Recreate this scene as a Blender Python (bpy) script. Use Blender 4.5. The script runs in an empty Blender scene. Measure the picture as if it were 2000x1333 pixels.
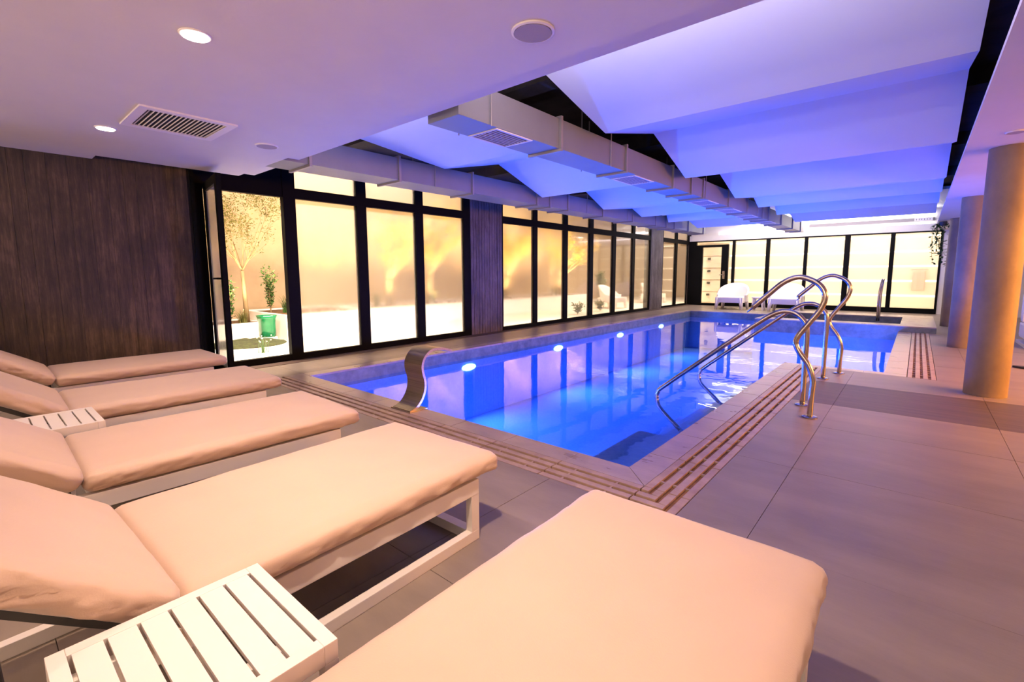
import bpy, bmesh, math, random
from mathutils import Vector, Matrix, noise
random.seed(7)
PI = math.pi
scene = bpy.context.scene
C = bpy.context.collection

# ------------------------------------------------------------------ camera, world, lights, exposure
yaw, pitch, roll = 0.71018971, 0.11620746, -0.00453896
ca, sa, cp, sp, cr, sr = math.cos(yaw), math.sin(yaw), math.cos(pitch), math.sin(pitch), math.cos(roll), math.sin(roll)
fw = Vector((-sa, ca, 0)); rt = Vector((ca, sa, 0)); up = Vector((0, 0, 1))
f2 = fw * cp - up * sp; u2 = up * cp + fw * sp
r3 = rt * cr + u2 * sr; u3 = u2 * cr - rt * sr
cam_d = bpy.data.cameras.new('camera'); cam = bpy.data.objects.new('camera', cam_d); C.objects.link(cam)
M = Matrix((r3, u3, -f2)).transposed().to_4x4(); M.translation = Vector((0, 0, 1.15))
cam.matrix_world = M
cam_d.sensor_width = 36; cam_d.lens = 917.94 / 2000 * 36; cam_d.shift_y = -0.0125; cam_d.clip_start = 0.02
scene.camera = cam

w = bpy.data.worlds.new('night'); scene.world = w; w.use_nodes = True
w.node_tree.nodes['Background'].inputs[0].default_value = (0.02, 0.016, 0.02, 1)
w.node_tree.nodes['Background'].inputs[1].default_value = 1.0

def area(name, loc, rot, sx, sy, power, col, spread=PI):
    l = bpy.data.lights.new(name, 'AREA'); l.shape = 'RECTANGLE'; l.size = sx; l.size_y = sy
    l.energy = power; l.color = col; l.spread = spread
    o = bpy.data.objects.new(name, l); C.objects.link(o); o.location = loc; o.rotation_euler = rot
    return o
def spot(name, loc, target, power, col, angle=120, blend=0.6, rad=0.04):
    l = bpy.data.lights.new(name, 'SPOT'); l.energy = power; l.color = col; l.spot_size = math.radians(angle)
    l.spot_blend = blend; l.shadow_soft_size = rad
    o = bpy.data.objects.new(name, l); C.objects.link(o); o.location = loc
    d = Vector(target) - Vector(loc)
    o.rotation_euler = d.to_track_quat('-Z', 'Y').to_euler()
    return o

WARM = (1.0, 0.71, 0.53); ORANGE = (1.0, 0.38, 0.05); BLUE = (0.035, 0.145, 1.0); GARD = (1.0, 0.75, 0.46)
# ceiling downlights over the loungers (two visible, the row goes on behind the camera); right-floor spots are added warm fill
for i, (x, y, p) in enumerate([(-4.669, 0.80, 55), (-2.586, 0.80, 85), (-0.92, 0.82, 120), (-4.669, -1.3, 35), (-2.586, -1.3, 38), (-0.5, -1.3, 28), (1.6, 0.8, 16), (1.6, -1.3, 12), (1.3, 3.4, 26), (2.9, 3.4, 22)]):
    spot('downlight_beam', (x, y, 2.20), (x, y, 0), p * 1.15, WARM, 104, 1.0, 0.05)
# right hall beyond the columns: warm orange lamps
area('warm_hall_lamp', (3.56, 6.6, 1.5), (0, math.radians(62), 0), 1.0, 5.0, 260, ORANGE, math.radians(110))
area('warm_hall_lamp', (2.6, 10.5, 2.2), (0, 0, 0), 1.0, 5.0, 30, (1, .75, .55))
for y in (8.2, 11.8, 15.2):
    spot('downlight_beam', (1.5, y, 2.20), (1.3, y, 0), 14, (1, .78, .62), 130, 0.8, 0.05)
# underwater pool lamps
for y in (4.988, 7.387, 9.887, 12.2):
    area('pool_lamp_beam', (-5.10, y, -0.32), (0, math.radians(-84), 0), 0.20, 0.60, 80, BLUE)
for y in (3.72, 8.2, 10.4):
    area('pool_lamp_beam', (-2.06 if y < 6 else -0.30, y, -0.5), (0, math.radians(80), 0), 0.16, 0.3, 60, BLUE)
area('pool_lamp_beam', (-0.75, 6.9, -0.5), (math.radians(80), 0, 0), 0.4, 0.16, 130, BLUE)  # added light without a fixture, brightens the tub's underwater face
area('pool_lamp_beam', (-3.2, 2.58, -0.5), (math.radians(66), 0, 0), 0.16, 0.16, 40, BLUE)
# LED strip hidden on top of the near soffit edge, washing the folded panels
area('cove_strip_beam', (-3.75, 2.2, 2.36), (math.radians(125), 0, 0), 1.3, 0.05, 4, (0.85, 0.70, 1.0))
area('cove_strip_beam', (-1.1, 2.2, 2.36), (math.radians(118), 0, 0), 2.3, 0.05, 17, (0.95, 0.78, 0.92))
# far cove
area('cove_strip_beam', (-2.6, 16.7, 2.62), (math.radians(205), 0, 0), 5.6, 0.15, 22, (1, .93, .95))
area('far_deck_fill', (-2.9, 15.3, 2.80), (math.radians(12), 0, 0), 5.0, 0.3, 110, (1, .84, .72))  # added fill, no fitting: whitens the far chairs and deck
area('far_room_lamp', (-2.2, 17.75, 2.5), (0, 0, 0), 7.0, 0.5, 60, (1, .87, .70))
area('far_room_lamp', (-2.2, 17.3, 0.25), (math.radians(110), 0, 0), 7.0, 0.15, 22, (1, .88, .72))
# garden lamps: along the glass on the ground and at the trees; overhead strips are added fill
for y, ln, p in ((3.0, 4.0, 480), (8.6, 6.0, 45), (15.5, 6.5, 260)):
    area('garden_strip_beam', (-6.8, y, 3.15), (0, math.radians(28), 0), 0.25, ln, p, (1.0, 0.80, 0.62))
area('garden_strip_beam', (-6.42, 6.0, 0.45), (0, math.radians(80), 0), 0.06, 8.5, 75, (1, .88, .72))
for x, y, p in ((-9.2, 3.30, 80), (-8.9, 2.6, 130), (-9.0, 4.3, 230), (-8.9, 6.4, 280), (-8.9, 7.0, 180), (-8.9, 7.7, 340), (-8.9, 8.4, 200), (-8.8, 10.5, 360), (-8.8, 11.1, 240), (-8.8, 13.2, 420), (-8.8, 13.8, 220)):
    spot('garden_spot_beam', (x, y, 0.50), (-9.6, y + 0.08, 1.9), p * 1.5, GARD, 100, 0.9, 0.06)

area('back_room_fill', (1.0, -2.8, 1.5), (math.radians(160), 0, 0), 5.0, 0.3, 95, (1, .80, .68))  # unseen fill pair behind the camera, added to lift the soffit
area('back_room_fill', (-4.0, -2.8, 1.5), (math.radians(160), 0, 0), 4.0, 0.3, 65, (1, .80, .68))
scene.view_settings.view_transform = 'Standard'; scene.view_settings.look = 'None'
scene.view_settings.gamma = 1; scene.view_settings.use_curve_mapping = False
scene.view_settings.exposure = 0.75
cy = scene.cycles
cy.max_bounces = 10; cy.diffuse_bounces = 4; cy.glossy_bounces = 4; cy.transmission_bounces = 8
cy.transparent_max_bounces = 16; cy.sample_clamp_indirect = 6; cy.use_denoising = True
cy.caustics_reflective = False

# ------------------------------------------------------------------ materials
def mat(name, col, rough=0.6, metal=0.0, var=0.0, scale=6.0, stretch=(1, 1, 1), bump=0.0, bscale=None, spec=0.5, emit=None, estr=0.0, col2=None, detail=6, sheen=0, coat=0, coords='Object', rvar=0):
    m = bpy.data.materials.new(name); m.use_nodes = True
    nt = m.node_tree; b = nt.nodes['Principled BSDF']
    b.inputs['Roughness'].default_value = rough; b.inputs['Metallic'].default_value = metal
    b.inputs['Specular IOR Level'].default_value = spec
    b.inputs['Sheen Weight'].default_value = sheen; b.inputs['Coat Weight'].default_value = coat
    b.inputs['Base Color'].default_value = (*col, 1)
    if emit: b.inputs['Emission Color'].default_value = (*emit, 1); b.inputs['Emission Strength'].default_value = estr
    tc = nt.nodes.new('ShaderNodeTexCoord'); mp = nt.nodes.new('ShaderNodeMapping'); mp.inputs['Scale'].default_value = stretch
    if coords == 'World':
        g = nt.nodes.new('ShaderNodeNewGeometry'); nt.links.new(g.outputs['Position'], mp.inputs['Vector'])
    else:
        nt.links.new(tc.outputs[coords], mp.inputs['Vector'])
    if var or col2:
        n = nt.nodes.new('ShaderNodeTexNoise'); n.inputs['Scale'].default_value = scale; n.inputs['Detail'].default_value = detail
        n.inputs['Roughness'].default_value = 0.62
        nt.links.new(mp.outputs[0], n.inputs['Vector'])
        r = nt.nodes.new('ShaderNodeValToRGB')
        c2 = col2 or tuple(c * (1 - var) for c in col)
        r.color_ramp.elements[0].position = 0.33; r.color_ramp.elements[1].position = 0.67
        r.color_ramp.elements[0].color = (*c2, 1); r.color_ramp.elements[1].color = (*tuple(min(1, c * (1 + var * 0.4)) for c in col), 1)
        nt.links.new(n.outputs['Fac'], r.inputs['Fac']); nt.links.new(r.outputs['Color'], b.inputs['Base Color'])
        if rvar:
            mr = nt.nodes.new('ShaderNodeMapRange'); mr.inputs['To Min'].default_value = rough - rvar; mr.inputs['To Max'].default_value = rough + rvar
            nt.links.new(n.outputs['Fac'], mr.inputs['Value']); nt.links.new(mr.outputs[0], b.inputs['Roughness'])
    if bump:
        n2 = nt.nodes.new('ShaderNodeTexNoise'); n2.inputs['Scale'].default_value = bscale or scale * 4; n2.inputs['Detail'].default_value = 4
        nt.links.new(mp.outputs[0], n2.inputs['Vector'])
        bp = nt.nodes.new('ShaderNodeBump'); bp.inputs['Strength'].default_value = bump; bp.inputs['Distance'].default_value = 0.01
        nt.links.new(n2.outputs['Fac'], bp.inputs['Height']); nt.links.new(bp.outputs[0], b.inputs['Normal'])
    return m

m_soffit = mat('white_plaster', (0.66, 0.62, 0.60), 0.75, var=0.03, scale=3, bump=0.05, bscale=60)
m_panel = mat('white_panel', (0.64, 0.69, 0.76), 0.6, var=0.02, scale=2)
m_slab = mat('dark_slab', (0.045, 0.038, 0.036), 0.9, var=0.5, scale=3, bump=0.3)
m_board = mat('board_marked_concrete', (0.085, 0.050, 0.032), 0.62, col2=(0.022, 0.014, 0.010), scale=3.2, stretch=(6, 6, 0.8), bump=0.5, bscale=7, coords='World', detail=9)
m_pier = mat('grooved_board_concrete', (0.16, 0.13, 0.14), 0.6, col2=(0.07, 0.055, 0.06), scale=3.0, stretch=(8, 8, 0.7), bump=0.4, bscale=8, coords='World', detail=8)
m_black = mat('black_aluminium', (0.004, 0.004, 0.004), 0.55, spec=0.06, var=0.1)
m_tile = mat('stone_porcelain', (0.27, 0.215, 0.175), 0.42, col2=(0.185, 0.145, 0.118), scale=1.6, stretch=(0.7, 2.2, 1), bump=0.04, bscale=40, coords='World', rvar=0.07)
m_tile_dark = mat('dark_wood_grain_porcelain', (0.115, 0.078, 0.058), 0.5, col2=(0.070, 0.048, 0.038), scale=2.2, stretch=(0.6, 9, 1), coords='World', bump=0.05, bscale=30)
m_grout = mat('grout', (0.12, 0.09, 0.08), 0.9, var=0.2)
m_cop = mat('coping_stone', (0.42, 0.33, 0.29), 0.30, col2=(0.30, 0.23, 0.20), scale=3, stretch=(1, 2, 1), coords='World', bump=0.06, bscale=50, rvar=0.1)
m_grate = mat('grate_stone', (0.45, 0.32, 0.25), 0.38, col2=(0.30, 0.20, 0.15), scale=6, coords='World', bump=0.1, bscale=60)
m_drain = mat('drain_channel', (0.30, 0.14, 0.05), 0.7, var=0.4, scale=9)
m_mosaic = mat('pool_mosaic', (0.36, 0.45, 0.62), 0.95, spec=0.05, col2=(0.30, 0.38, 0.55), scale=30, coords='World')
m_poolrim = mat('pool_rim_tile', (0.17, 0.21, 0.22), 0.30, col2=(0.09, 0.12, 0.13), scale=9, stretch=(1, 1, 1), coords='World', bump=0.08, bscale=40)
m_cush = mat('beige_cushion_fabric', (0.55, 0.385, 0.275), 0.62, var=0.05, scale=3, bump=0.08, bscale=260, sheen=0.25)
m_frame = mat('white_lacquer', (0.72, 0.66, 0.60), 0.38, var=0.02)
m_frame2 = mat('dark_underframe', (0.05, 0.05, 0.045), 0.5, var=0.1)
m_steel = mat('polished_steel', (0.46, 0.40, 0.36), 0.20, metal=1.0, var=0.05)
m_brushed = mat('brushed_steel', (0.50, 0.42, 0.34), 0.30, metal=1.0, var=0.25, scale=3, stretch=(0.4, 30, 30))
m_duct = mat('galvanised_duct', (0.21, 0.21, 0.22), 0.5, metal=0.2, var=0.08, scale=2, stretch=(1, 1, 1), bump=0.03)
m_ductedge = mat('duct_flange', (0.30, 0.27, 0.26), 0.5, metal=0.4)
m_grille = mat('white_grille', (0.75, 0.70, 0.70), 0.5)
m_dark = mat('dark_void', (0.008, 0.007, 0.007), 0.9)
m_lamp = mat('lamp_glow', (1, 1, 1), 0.5, emit=(1, 0.88, 0.75), estr=7)
m_led = mat('led_strip_glow', (1, 1, 1), 0.5, emit=(1, 0.92, 0.95), estr=4.0)
m_ledw = mat('warm_led_glow', (1, 1, 1), 0.5, emit=(1, 0.88, 0.62), estr=2.2)
m_bluelamp = mat('pool_lamp_glow', (1, 1, 1), 0.5, emit=(0.35, 0.60, 1.0), estr=5)
m_column = mat('cast_concrete', (0.27, 0.185, 0.115), 0.62, col2=(0.19, 0.125, 0.08), scale=3, stretch=(1, 1, 0.8), coords='World', bump=0.15, bscale=18)
m_whiteplastic = mat('white_plastic', (0.82, 0.76, 0.72), 0.35)
m_garden_wall = mat('garden_render', (0.42, 0.30, 0.18), 0.85, col2=(0.36, 0.25, 0.145), scale=2, coords='World', bump=0.1)
m_gravel = mat('white_gravel', (0.85, 0.80, 0.70), 0.85, var=0.18, scale=60, bump=0.5, bscale=90)
m_planter = mat('white_planter', (0.82, 0.76, 0.70), 0.6, var=0.04)
m_grass = mat('dark_groundcover', (0.05, 0.06, 0.012), 0.9, col2=(0.02, 0.018, 0.006), scale=14, bump=0.8)
m_soil = mat('bark_mulch', (0.14, 0.07, 0.025), 0.95, var=0.5, scale=40, bump=0.8)
m_bark = mat('pale_bark', (0.26, 0.17, 0.075), 0.8, var=0.25, scale=12, stretch=(1, 1, 0.3), bump=0.4)
m_leafy = mat('yellow_green_leaves', (0.11, 0.095, 0.008), 0.6, col2=(0.06, 0.06, 0.005), scale=3)
m_leafgold = mat('golden_leaves', (0.85, 0.58, 0.06), 0.6, col2=(0.60, 0.42, 0.05), scale=3)
m_leafg = mat('dark_green_leaves', (0.05, 0.13, 0.02), 0.55, col2=(0.03, 0.06, 0.01), scale=3)
m_flower = mat('white_flower', (0.85, 0.80, 0.60), 0.6)
m_corridor = mat('cream_wall', (0.86, 0.76, 0.60), 0.6, var=0.02)
m_beigepanel = mat('beige_cladding', (0.60, 0.45, 0.38), 0.6, var=0.04)
m_pinkcloth = mat('pale_pink_cloth', (0.75, 0.40, 0.32), 0.8, var=0.05)
m_rubber = mat('black_rubber', (0.015, 0.014, 0.016), 0.6)
m_sill = mat('brown_sill', (0.10, 0.06, 0.045), 0.5, var=0.3, scale=5, stretch=(8, 1, 1))

def board_tex(m, dark, mid, light):
    nt = m.node_tree; b = nt.nodes['Principled BSDF']; L_ = nt.links
    g = nt.nodes.new('ShaderNodeNewGeometry')
    def nz(sc, scale, det=8):
        mp = nt.nodes.new('ShaderNodeMapping'); mp.inputs['Scale'].default_value = sc; L_.new(g.outputs['Position'], mp.inputs['Vector'])
        n = nt.nodes.new('ShaderNodeTexNoise'); n.inputs['Scale'].default_value = scale; n.inputs['Detail'].default_value = det; n.inputs['Roughness'].default_value = 0.65
        L_.new(mp.outputs[0], n.inputs['Vector']); return n.outputs['Fac']
    streak = nz((14, 14, 0.9), 2.2); patch = nz((1.2, 1.2, 0.9), 1.8, 5); fine = nz((30, 30, 4), 3.0)
    a = nt.nodes.new('ShaderNodeMath'); a.operation = 'ADD'; L_.new(streak, a.inputs[0]); L_.new(patch, a.inputs[1])
    c = nt.nodes.new('ShaderNodeMath'); c.operation = 'MULTIPLY_ADD'; c.inputs[1].default_value = 0.5; L_.new(fine, c.inputs[0]); L_.new(a.outputs[0], c.inputs[2])
    r = nt.nodes.new('ShaderNodeValToRGB'); e = r.color_ramp.elements
    e[0].position = 0.52; e[0].color = (*dark, 1); e[1].position = 0.86; e[1].color = (*light, 1)
    k = e.new(0.64); k.color = (*mid, 1)
    d = nt.nodes.new('ShaderNodeMath'); d.operation = 'DIVIDE'; d.inputs[1].default_value = 2.0; L_.new(c.outputs[0], d.inputs[0])
    L_.new(d.outputs[0], r.inputs['Fac']); L_.new(r.outputs['Color'], b.inputs['Base Color'])
board_tex(m_board, (0.012, 0.008, 0.005), (0.040, 0.024, 0.014), (0.15, 0.095, 0.06))
board_tex(m_pier, (0.045, 0.036, 0.036), (0.10, 0.082, 0.085), (0.22, 0.18, 0.18))

def fog_glass(name, rough, fogged, wet=True):
    m = bpy.data.materials.new(name); m.use_nodes = True; nt = m.node_tree
    b = nt.nodes['Principled BSDF']; b.inputs['Transmission Weight'].default_value = 1
    b.inputs['IOR'].default_value = 1.33; b.inputs['Base Color'].default_value = (0.97, 0.95, 0.90, 1)
    b.inputs['Roughness'].default_value = rough
    g = nt.nodes.new('ShaderNodeNewGeometry'); mp = nt.nodes.new('ShaderNodeMapping'); mp.inputs['Scale'].default_value = (14, 14, 1.4)
    nt.links.new(g.outputs['Position'], mp.inputs['Vector'])
    n = nt.nodes.new('ShaderNodeTexNoise'); n.inputs['Scale'].default_value = 1.0; n.inputs['Detail'].default_value = 5
    nt.links.new(mp.outputs[0], n.inputs['Vector'])
    if wet:
        mr = nt.nodes.new('ShaderNodeMapRange'); mr.inputs['From Min'].default_value = 0.35; mr.inputs['From Max'].default_value = 0.65
        mr.inputs['To Min'].default_value = rough * 0.75; mr.inputs['To Max'].default_value = rough * 1.25
        nt.links.new(n.outputs['Fac'], mr.inputs['Value']); nt.links.new(mr.outputs[0], b.inputs['Roughness'])
    tr = nt.nodes.new('ShaderNodeBsdfTranslucent'); tr.inputs['Color'].default_value = (0.95, 0.90, 0.82, 1)
    mx = nt.nodes.new('ShaderNodeMixShader'); mx.inputs[0].default_value = fogged
    out = nt.nodes['Material Output']
    nt.links.new(b.outputs[0], mx.inputs[1]); nt.links.new(tr.outputs[0], mx.inputs[2]); nt.links.new(mx.outputs[0], out.inputs['Surface'])
    return m
m_fog = fog_glass('steamed_glass', 0.13, 0.10)
m_fog2 = fog_glass('lightly_steamed_glass', 0.06, 0.08)
m_frost = fog_glass('satin_glass', 0.12, 0.20, False)
m_clear = fog_glass('clear_glass', 0.02, 0.03, False)
m_greenglass = bpy.data.materials.new('green_textured_glass'); m_greenglass.use_nodes = True
_b = m_greenglass.node_tree.nodes['Principled BSDF']; _b.inputs['Base Color'].default_value = (0.02, 0.30, 0.11, 1)
_b.inputs['Transmission Weight'].default_value = 0.55; _b.inputs['Roughness'].default_value = 0.15

def water_mat(name, tint, rough=0.015, bump=0.12, scale=1.6):
    m = bpy.data.materials.new(name); m.use_nodes = True; nt = m.node_tree; nt.nodes.remove(nt.nodes['Principled BSDF'])
    t = nt.nodes.new('ShaderNodeBsdfTransparent'); t.inputs['Color'].default_value = (*tint, 1)
    g = nt.nodes.new('ShaderNodeBsdfGlossy'); g.inputs['Roughness'].default_value = rough; g.inputs['Color'].default_value = (1, 1, 1, 1)
    f = nt.nodes.new('ShaderNodeFresnel'); f.inputs['IOR'].default_value = 1.33
    geo = nt.nodes.new('ShaderNodeNewGeometry')
    n = nt.nodes.new('ShaderNodeTexNoise'); n.inputs['Scale'].default_value = scale; n.inputs['Detail'].default_value = 3
    bp = nt.nodes.new('ShaderNodeBump'); bp.inputs['Strength'].default_value = bump; bp.inputs['Distance'].default_value = 0.03
    nt.links.new(geo.outputs['Position'], n.inputs['Vector']); nt.links.new(n.outputs['Fac'], bp.inputs['Height'])
    nt.links.new(bp.outputs[0], g.inputs['Normal']); nt.links.new(bp.outputs[0], f.inputs['Normal'])
    mx = nt.nodes.new('ShaderNodeMixShader'); nt.links.new(f.outputs[0], mx.inputs[0])
    nt.links.new(t.outputs[0], mx.inputs[1]); nt.links.new(g.outputs[0], mx.inputs[2])
    nt.links.new(mx.outputs[0], nt.nodes['Material Output'].inputs['Surface'])
    return m
m_water = water_mat('pool_water', (0.60, 0.82, 1.0))

# ------------------------------------------------------------------ mesh helpers
def add_box(bm, x0, x1, y0, y1, z0, z1, mtx=None):
    v = [bm.verts.new((x, y, z)) for x in (x0, x1) for y in (y0, y1) for z in (z0, z1)]
    if mtx:
        for q in v: q.co = mtx @ q.co
    for f in ((0, 1, 3, 2), (4, 6, 7, 5), (0, 4, 5, 1), (2, 3, 7, 6), (0, 2, 6, 4), (1, 5, 7, 3)):
        bm.faces.new([v[i] for i in f])
    return v
def box(x0, x1, y0, y1, z0, z1, mtx=None, bev=0):
    bm = bmesh.new(); add_box(bm, x0, x1, y0, y1, z0, z1, mtx)
    if bev: bmesh.ops.bevel(bm, geom=bm.edges[:], offset=bev, segments=2, affect='EDGES', profile=0.7)
    return bm
def add_tube(bm, pts, rads, n=10, cap=True):
    pts = [Vector(p) for p in pts]
    if not hasattr(rads, '__len__'): rads = [rads] * len(pts)
    rings = []; prev = None
    for i, p in enumerate(pts):
        d = (pts[min(i + 1, len(pts) - 1)] - pts[max(i - 1, 0)]).normalized()
        if prev is None:
            a = Vector((0, 0, 1)) if abs(d.z) < 0.9 else Vector((1, 0, 0))
            u = d.cross(a).normalized()
        else:
            u = (prev - d * prev.dot(d)).normalized()
        prev = u; v = d.cross(u)
        rings.append([bm.verts.new(p + (u * math.cos(2 * PI * k / n) + v * math.sin(2 * PI * k / n)) * rads[i]) for k in range(n)])
    for a, b in zip(rings, rings[1:]):
        for k in range(n):
            bm.faces.new((a[k], a[(k + 1) % n], b[(k + 1) % n], b[k]))
    if cap:
        bm.faces.new(rings[0][::-1]); bm.faces.new(rings[-1])
def spline(pts, sub=6):
    pts = [Vector(p) for p in pts]; out = []
    for i in range(len(pts) - 1):
        p0 = pts[max(i - 1, 0)]; p1 = pts[i]; p2 = pts[i + 1]; p3 = pts[min(i + 2, len(pts) - 1)]
        for k in range(sub):
            t = k / sub
            out.append(0.5 * ((2 * p1) + (p2 - p0) * t + (2 * p0 - 5 * p1 + 4 * p2 - p3) * t * t + (3 * p1 - p0 - 3 * p2 + p3) * t ** 3))
    out.append(pts[-1]); return out
def lathe(bm, prof, cx=0, cy=0, n=24, zs=1):
    rings = [[bm.verts.new((cx + r * math.cos(2 * PI * k / n), cy + r * math.sin(2 * PI * k / n), z)) for k in range(n)] for r, z in prof]
    for a, b in zip(rings, rings[1:]):
        for k in range(n): bm.faces.new((a[k], a[(k + 1) % n], b[(k + 1) % n], b[k]))
    bm.faces.new(rings[0][::-1]); bm.faces.new(rings[-1])
def obj(name, bm, m, parent=None, smooth=False, loc=None, rz=0):
    me = bpy.data.meshes.new(name)
    bmesh.ops.recalc_face_normals(bm, faces=bm.faces[:])
    bm.to_mesh(me); bm.free()
    if smooth:
        for p in me.polygons: p.use_smooth = True
    me.materials.append(m)
    o = bpy.data.objects.new(name, me); C.objects.link(o)
    if loc: o.location = loc
    if rz: o.rotation_euler.z = rz
    if parent: o.parent = parent
    return o
def mobj(name, me, parent=None, loc=None):
    o = bpy.data.objects.new(name, me); C.objects.link(o)
    if parent: o.parent = parent
    if loc: o.location = loc
    return o
def thing(name, label, cat, loc=(0, 0, 0), rz=0, group=None):
    o = bpy.data.objects.new(name, None); C.objects.link(o); o.empty_display_size = 0.1
    o.location = loc; o.rotation_euler = (0, 0, rz); o['label'] = label; o['category'] = cat
    if group: o['group'] = group
    return o
def tag(o, label, cat, group=None):
    o['label'] = label; o['category'] = cat
    if group: o['group'] = group
    return o
def struct(o, label=None):
    o['kind'] = 'structure'
    if label: o['label'] = label
    return o
def copy_tree(o, parent=None):
    c = o.copy(); C.objects.link(c)
    if parent: c.parent = parent
    for ch in list(o.children): copy_tree(ch, c)
    return c
def local(bm, loc):
    bmesh.ops.translate(bm, verts=bm.verts[:], vec=-Vector(loc)); return bm
def sharp_smooth(o, ang=40):
    me = o.data
    for p in me.polygons: p.use_smooth = True
    bm = bmesh.new(); bm.from_mesh(me)
    for e in bm.edges:
        if len(e.link_faces) == 2 and e.calc_face_angle(0) > math.radians(ang): e.smooth = False
    bm.to_mesh(me); bm.free()
    return o

# ------------------------------------------------------------------ FLOOR
XR = 4.0; XL = -6.3; YN = -3.0; YF = 17.1
PX0, PX1, PY0, PY1 = -5.18, -1.225, 2.49, 14.36      # main basin
EX1, EY0, EY1 = -0.22, 6.80, 11.65                   # extension of the basin
floor = struct(obj('floor', box(XL, XR, YN, PY0 - 0.03, -0.12, -0.022), m_grout), 'large-format stone tile floor around the pool')
bm = bmesh.new()
add_box(bm, XL, PX0 - 0.03, PY0 - 0.03, YF, -0.12, -0.022); add_box(bm, PX1 + 0.03, XR, PY0 - 0.03, EY0 - 0.03, -0.12, -0.022)
add_box(bm, EX1 + 0.03, XR, EY0 - 0.03, YF, -0.12, -0.022); add_box(bm, PX0 - 0.03, EX1 + 0.03, PY1 + 0.03, YF, -0.12, -0.022)
obj('subfloor', bm, m_grout, floor)
_tile_cache = {}
def tile(x0, x1, y0, y1, m, parent, name='tile', z0=-0.022, z1=0.0, gap=0.0012, bev=0.0015):
    sx, sy = round(x1 - x0, 3), round(y1 - y0, 3)
    if sx < 0.02 or sy < 0.02: return
    key = (sx, sy, z0, z1, m.name)
    if key not in _tile_cache:
        o = obj(name, box(-sx / 2 + gap, sx / 2 - gap, -sy / 2 + gap, sy / 2 - gap, z0, z1, bev=0), m, parent, loc=((x0 + x1) / 2, (y0 + y1) / 2, 0))
        _tile_cache[key] = o.data
    else:
        o = mobj(name, _tile_cache[key], parent, ((x0 + x1) / 2, (y0 + y1) / 2, 0))
    o.location.z = random.uniform(-0.0006, 0.0004)
    return o
def cuts(a, b, js):
    return [a] + [j for j in sorted(js) if a + 0.05 < j < b - 0.05] + [b]
GX = [-0.483 + 1.012 * k for k in range(-7, 6)]
def tiles(x0, x1, y0, y1, ys, m=m_tile, xs=GX):
    xc = cuts(x0, x1, xs); yc = cuts(y0, y1, ys)
    for xa, xb in zip(xc, xc[1:]):
        for ya, yb in zip(yc, yc[1:]): tile(xa, xb, ya, yb, m, floor)
YS = [2.09 - k * 1.0 for k in range(0, 6)]
tiles(XL, -0.795, YN, 2.06, YS)
tiles(-0.795, XR, YN, 4.83, YS + [3.10, 4.08])
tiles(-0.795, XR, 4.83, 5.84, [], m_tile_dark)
tiles(-0.795, XR, 5.84, 6.65, [])
tiles(0.23, XR, 6.65, YF, [7.65 + k for k in range(10)])
tiles(XL + 0.22, PX0 - 0.18, 2.06, YF, [2.5 + k for k in range(15)])
tiles(PX0 - 0.18, 0.23, 14.62, YF, [15.6, 16.6])
tiles(PX0 - 0.18, 0.23 - 2.98, PY1 + 0.18, 14.62, [])
# brown timber sill strip along the garden glass
for k in range(15):
    tile(XL, XL + 0.22, 2.06 + k * 1.003, 2.06 + (k + 1) * 1.003, m_sill, floor, 'sill_plank', z1=0.004)

# ------------------------------------------------------------------ POOL
pool = thing('swimming_pool', 'long blue-lit swimming pool with stone coping and slotted overflow grates', 'pool', (-3.2, 8.4, -1.1))
POLY = [(PX0, PY0), (PX1, PY0), (PX1, EY0), (EX1, EY0), (EX1, EY1), (-2.75, EY1), (-2.75, PY1), (PX0, PY1)]
pl = (-3.2, 8.4, -1.1)
bm = bmesh.new()
def wallring(bm, poly, z0, z1, t):
    n = len(poly)
    # outward offset
    off = []
    for i in range(n):
        p0, p1, p2 = Vector(poly[i - 1]), Vector(poly[i]), Vector(poly[(i + 1) % n])
        d1 = (p1 - p0).normalized(); d2 = (p2 - p1).normalized()
        n1 = Vector((d1.y, -d1.x)); n2 = Vector((d2.y, -d2.x))
        off.append(p1 + (n1 + n2) * t)
    for i in range(n):
        j = (i + 1) % n
        a, b, c, d = poly[i], poly[j], off[j], off[i]
        vs = [bm.verts.new((*q, z)) for z in (z0, z1) for q in (a, b, c, d)]
        for f in ((0, 1, 5, 4), (1, 2, 6, 5), (2, 3, 7, 6), (3, 0, 4, 7), (4, 5, 6, 7), (3, 2, 1, 0)):
            bm.faces.new([vs[k] for k in f])
wallring(bm, POLY, -1.1, -0.20, 0.05)
obj('basin_wall', local(bm, pl), m_mosaic, pool)
bm = bmesh.new(); wallring(bm, POLY, -0.20, -0.022, 0.05)
obj('rim_tile_band', local(bm, pl), m_poolrim, pool)
bm = bmesh.new(); vs = [bm.verts.new((*p, -1.1)) for p in POLY]; bm.faces.new(vs)
r = bmesh.ops.extrude_face_region(bm, geom=bm.faces[:]); bmesh.ops.translate(bm, verts=[v for v in r['geom'] if isinstance(v, bmesh.types.BMVert)], vec=(0, 0, -0.06))
obj('basin_floor', local(bm, pl), m_mosaic, pool)
bm = bmesh.new(); vs = [bm.verts.new((*p, -0.16)) for p in POLY]; bm.faces.new(vs)
_w = obj('water', local(bm, pl), m_water, pool)
if _w.data.polygons[0].normal.z < 0: _w.data.flip_normals()
# bench and entry steps under water on the right side
obj('underwater_bench', local(box(-2.02, PX1, PY0, 4.3, -1.1, -0.42, bev=0.02), pl), m_mosaic, pool)
for k, (xa, z) in enumerate(((-1.55, -0.26), (-1.85, -0.48), (-2.15, -0.70), (-2.45, -0.90))):
    obj('entry_step', local(box(xa, PX1, 4.3 if k < 3 else 4.0, 6.5, -1.1, z, bev=0.02), pl), m_mosaic, pool)
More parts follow.
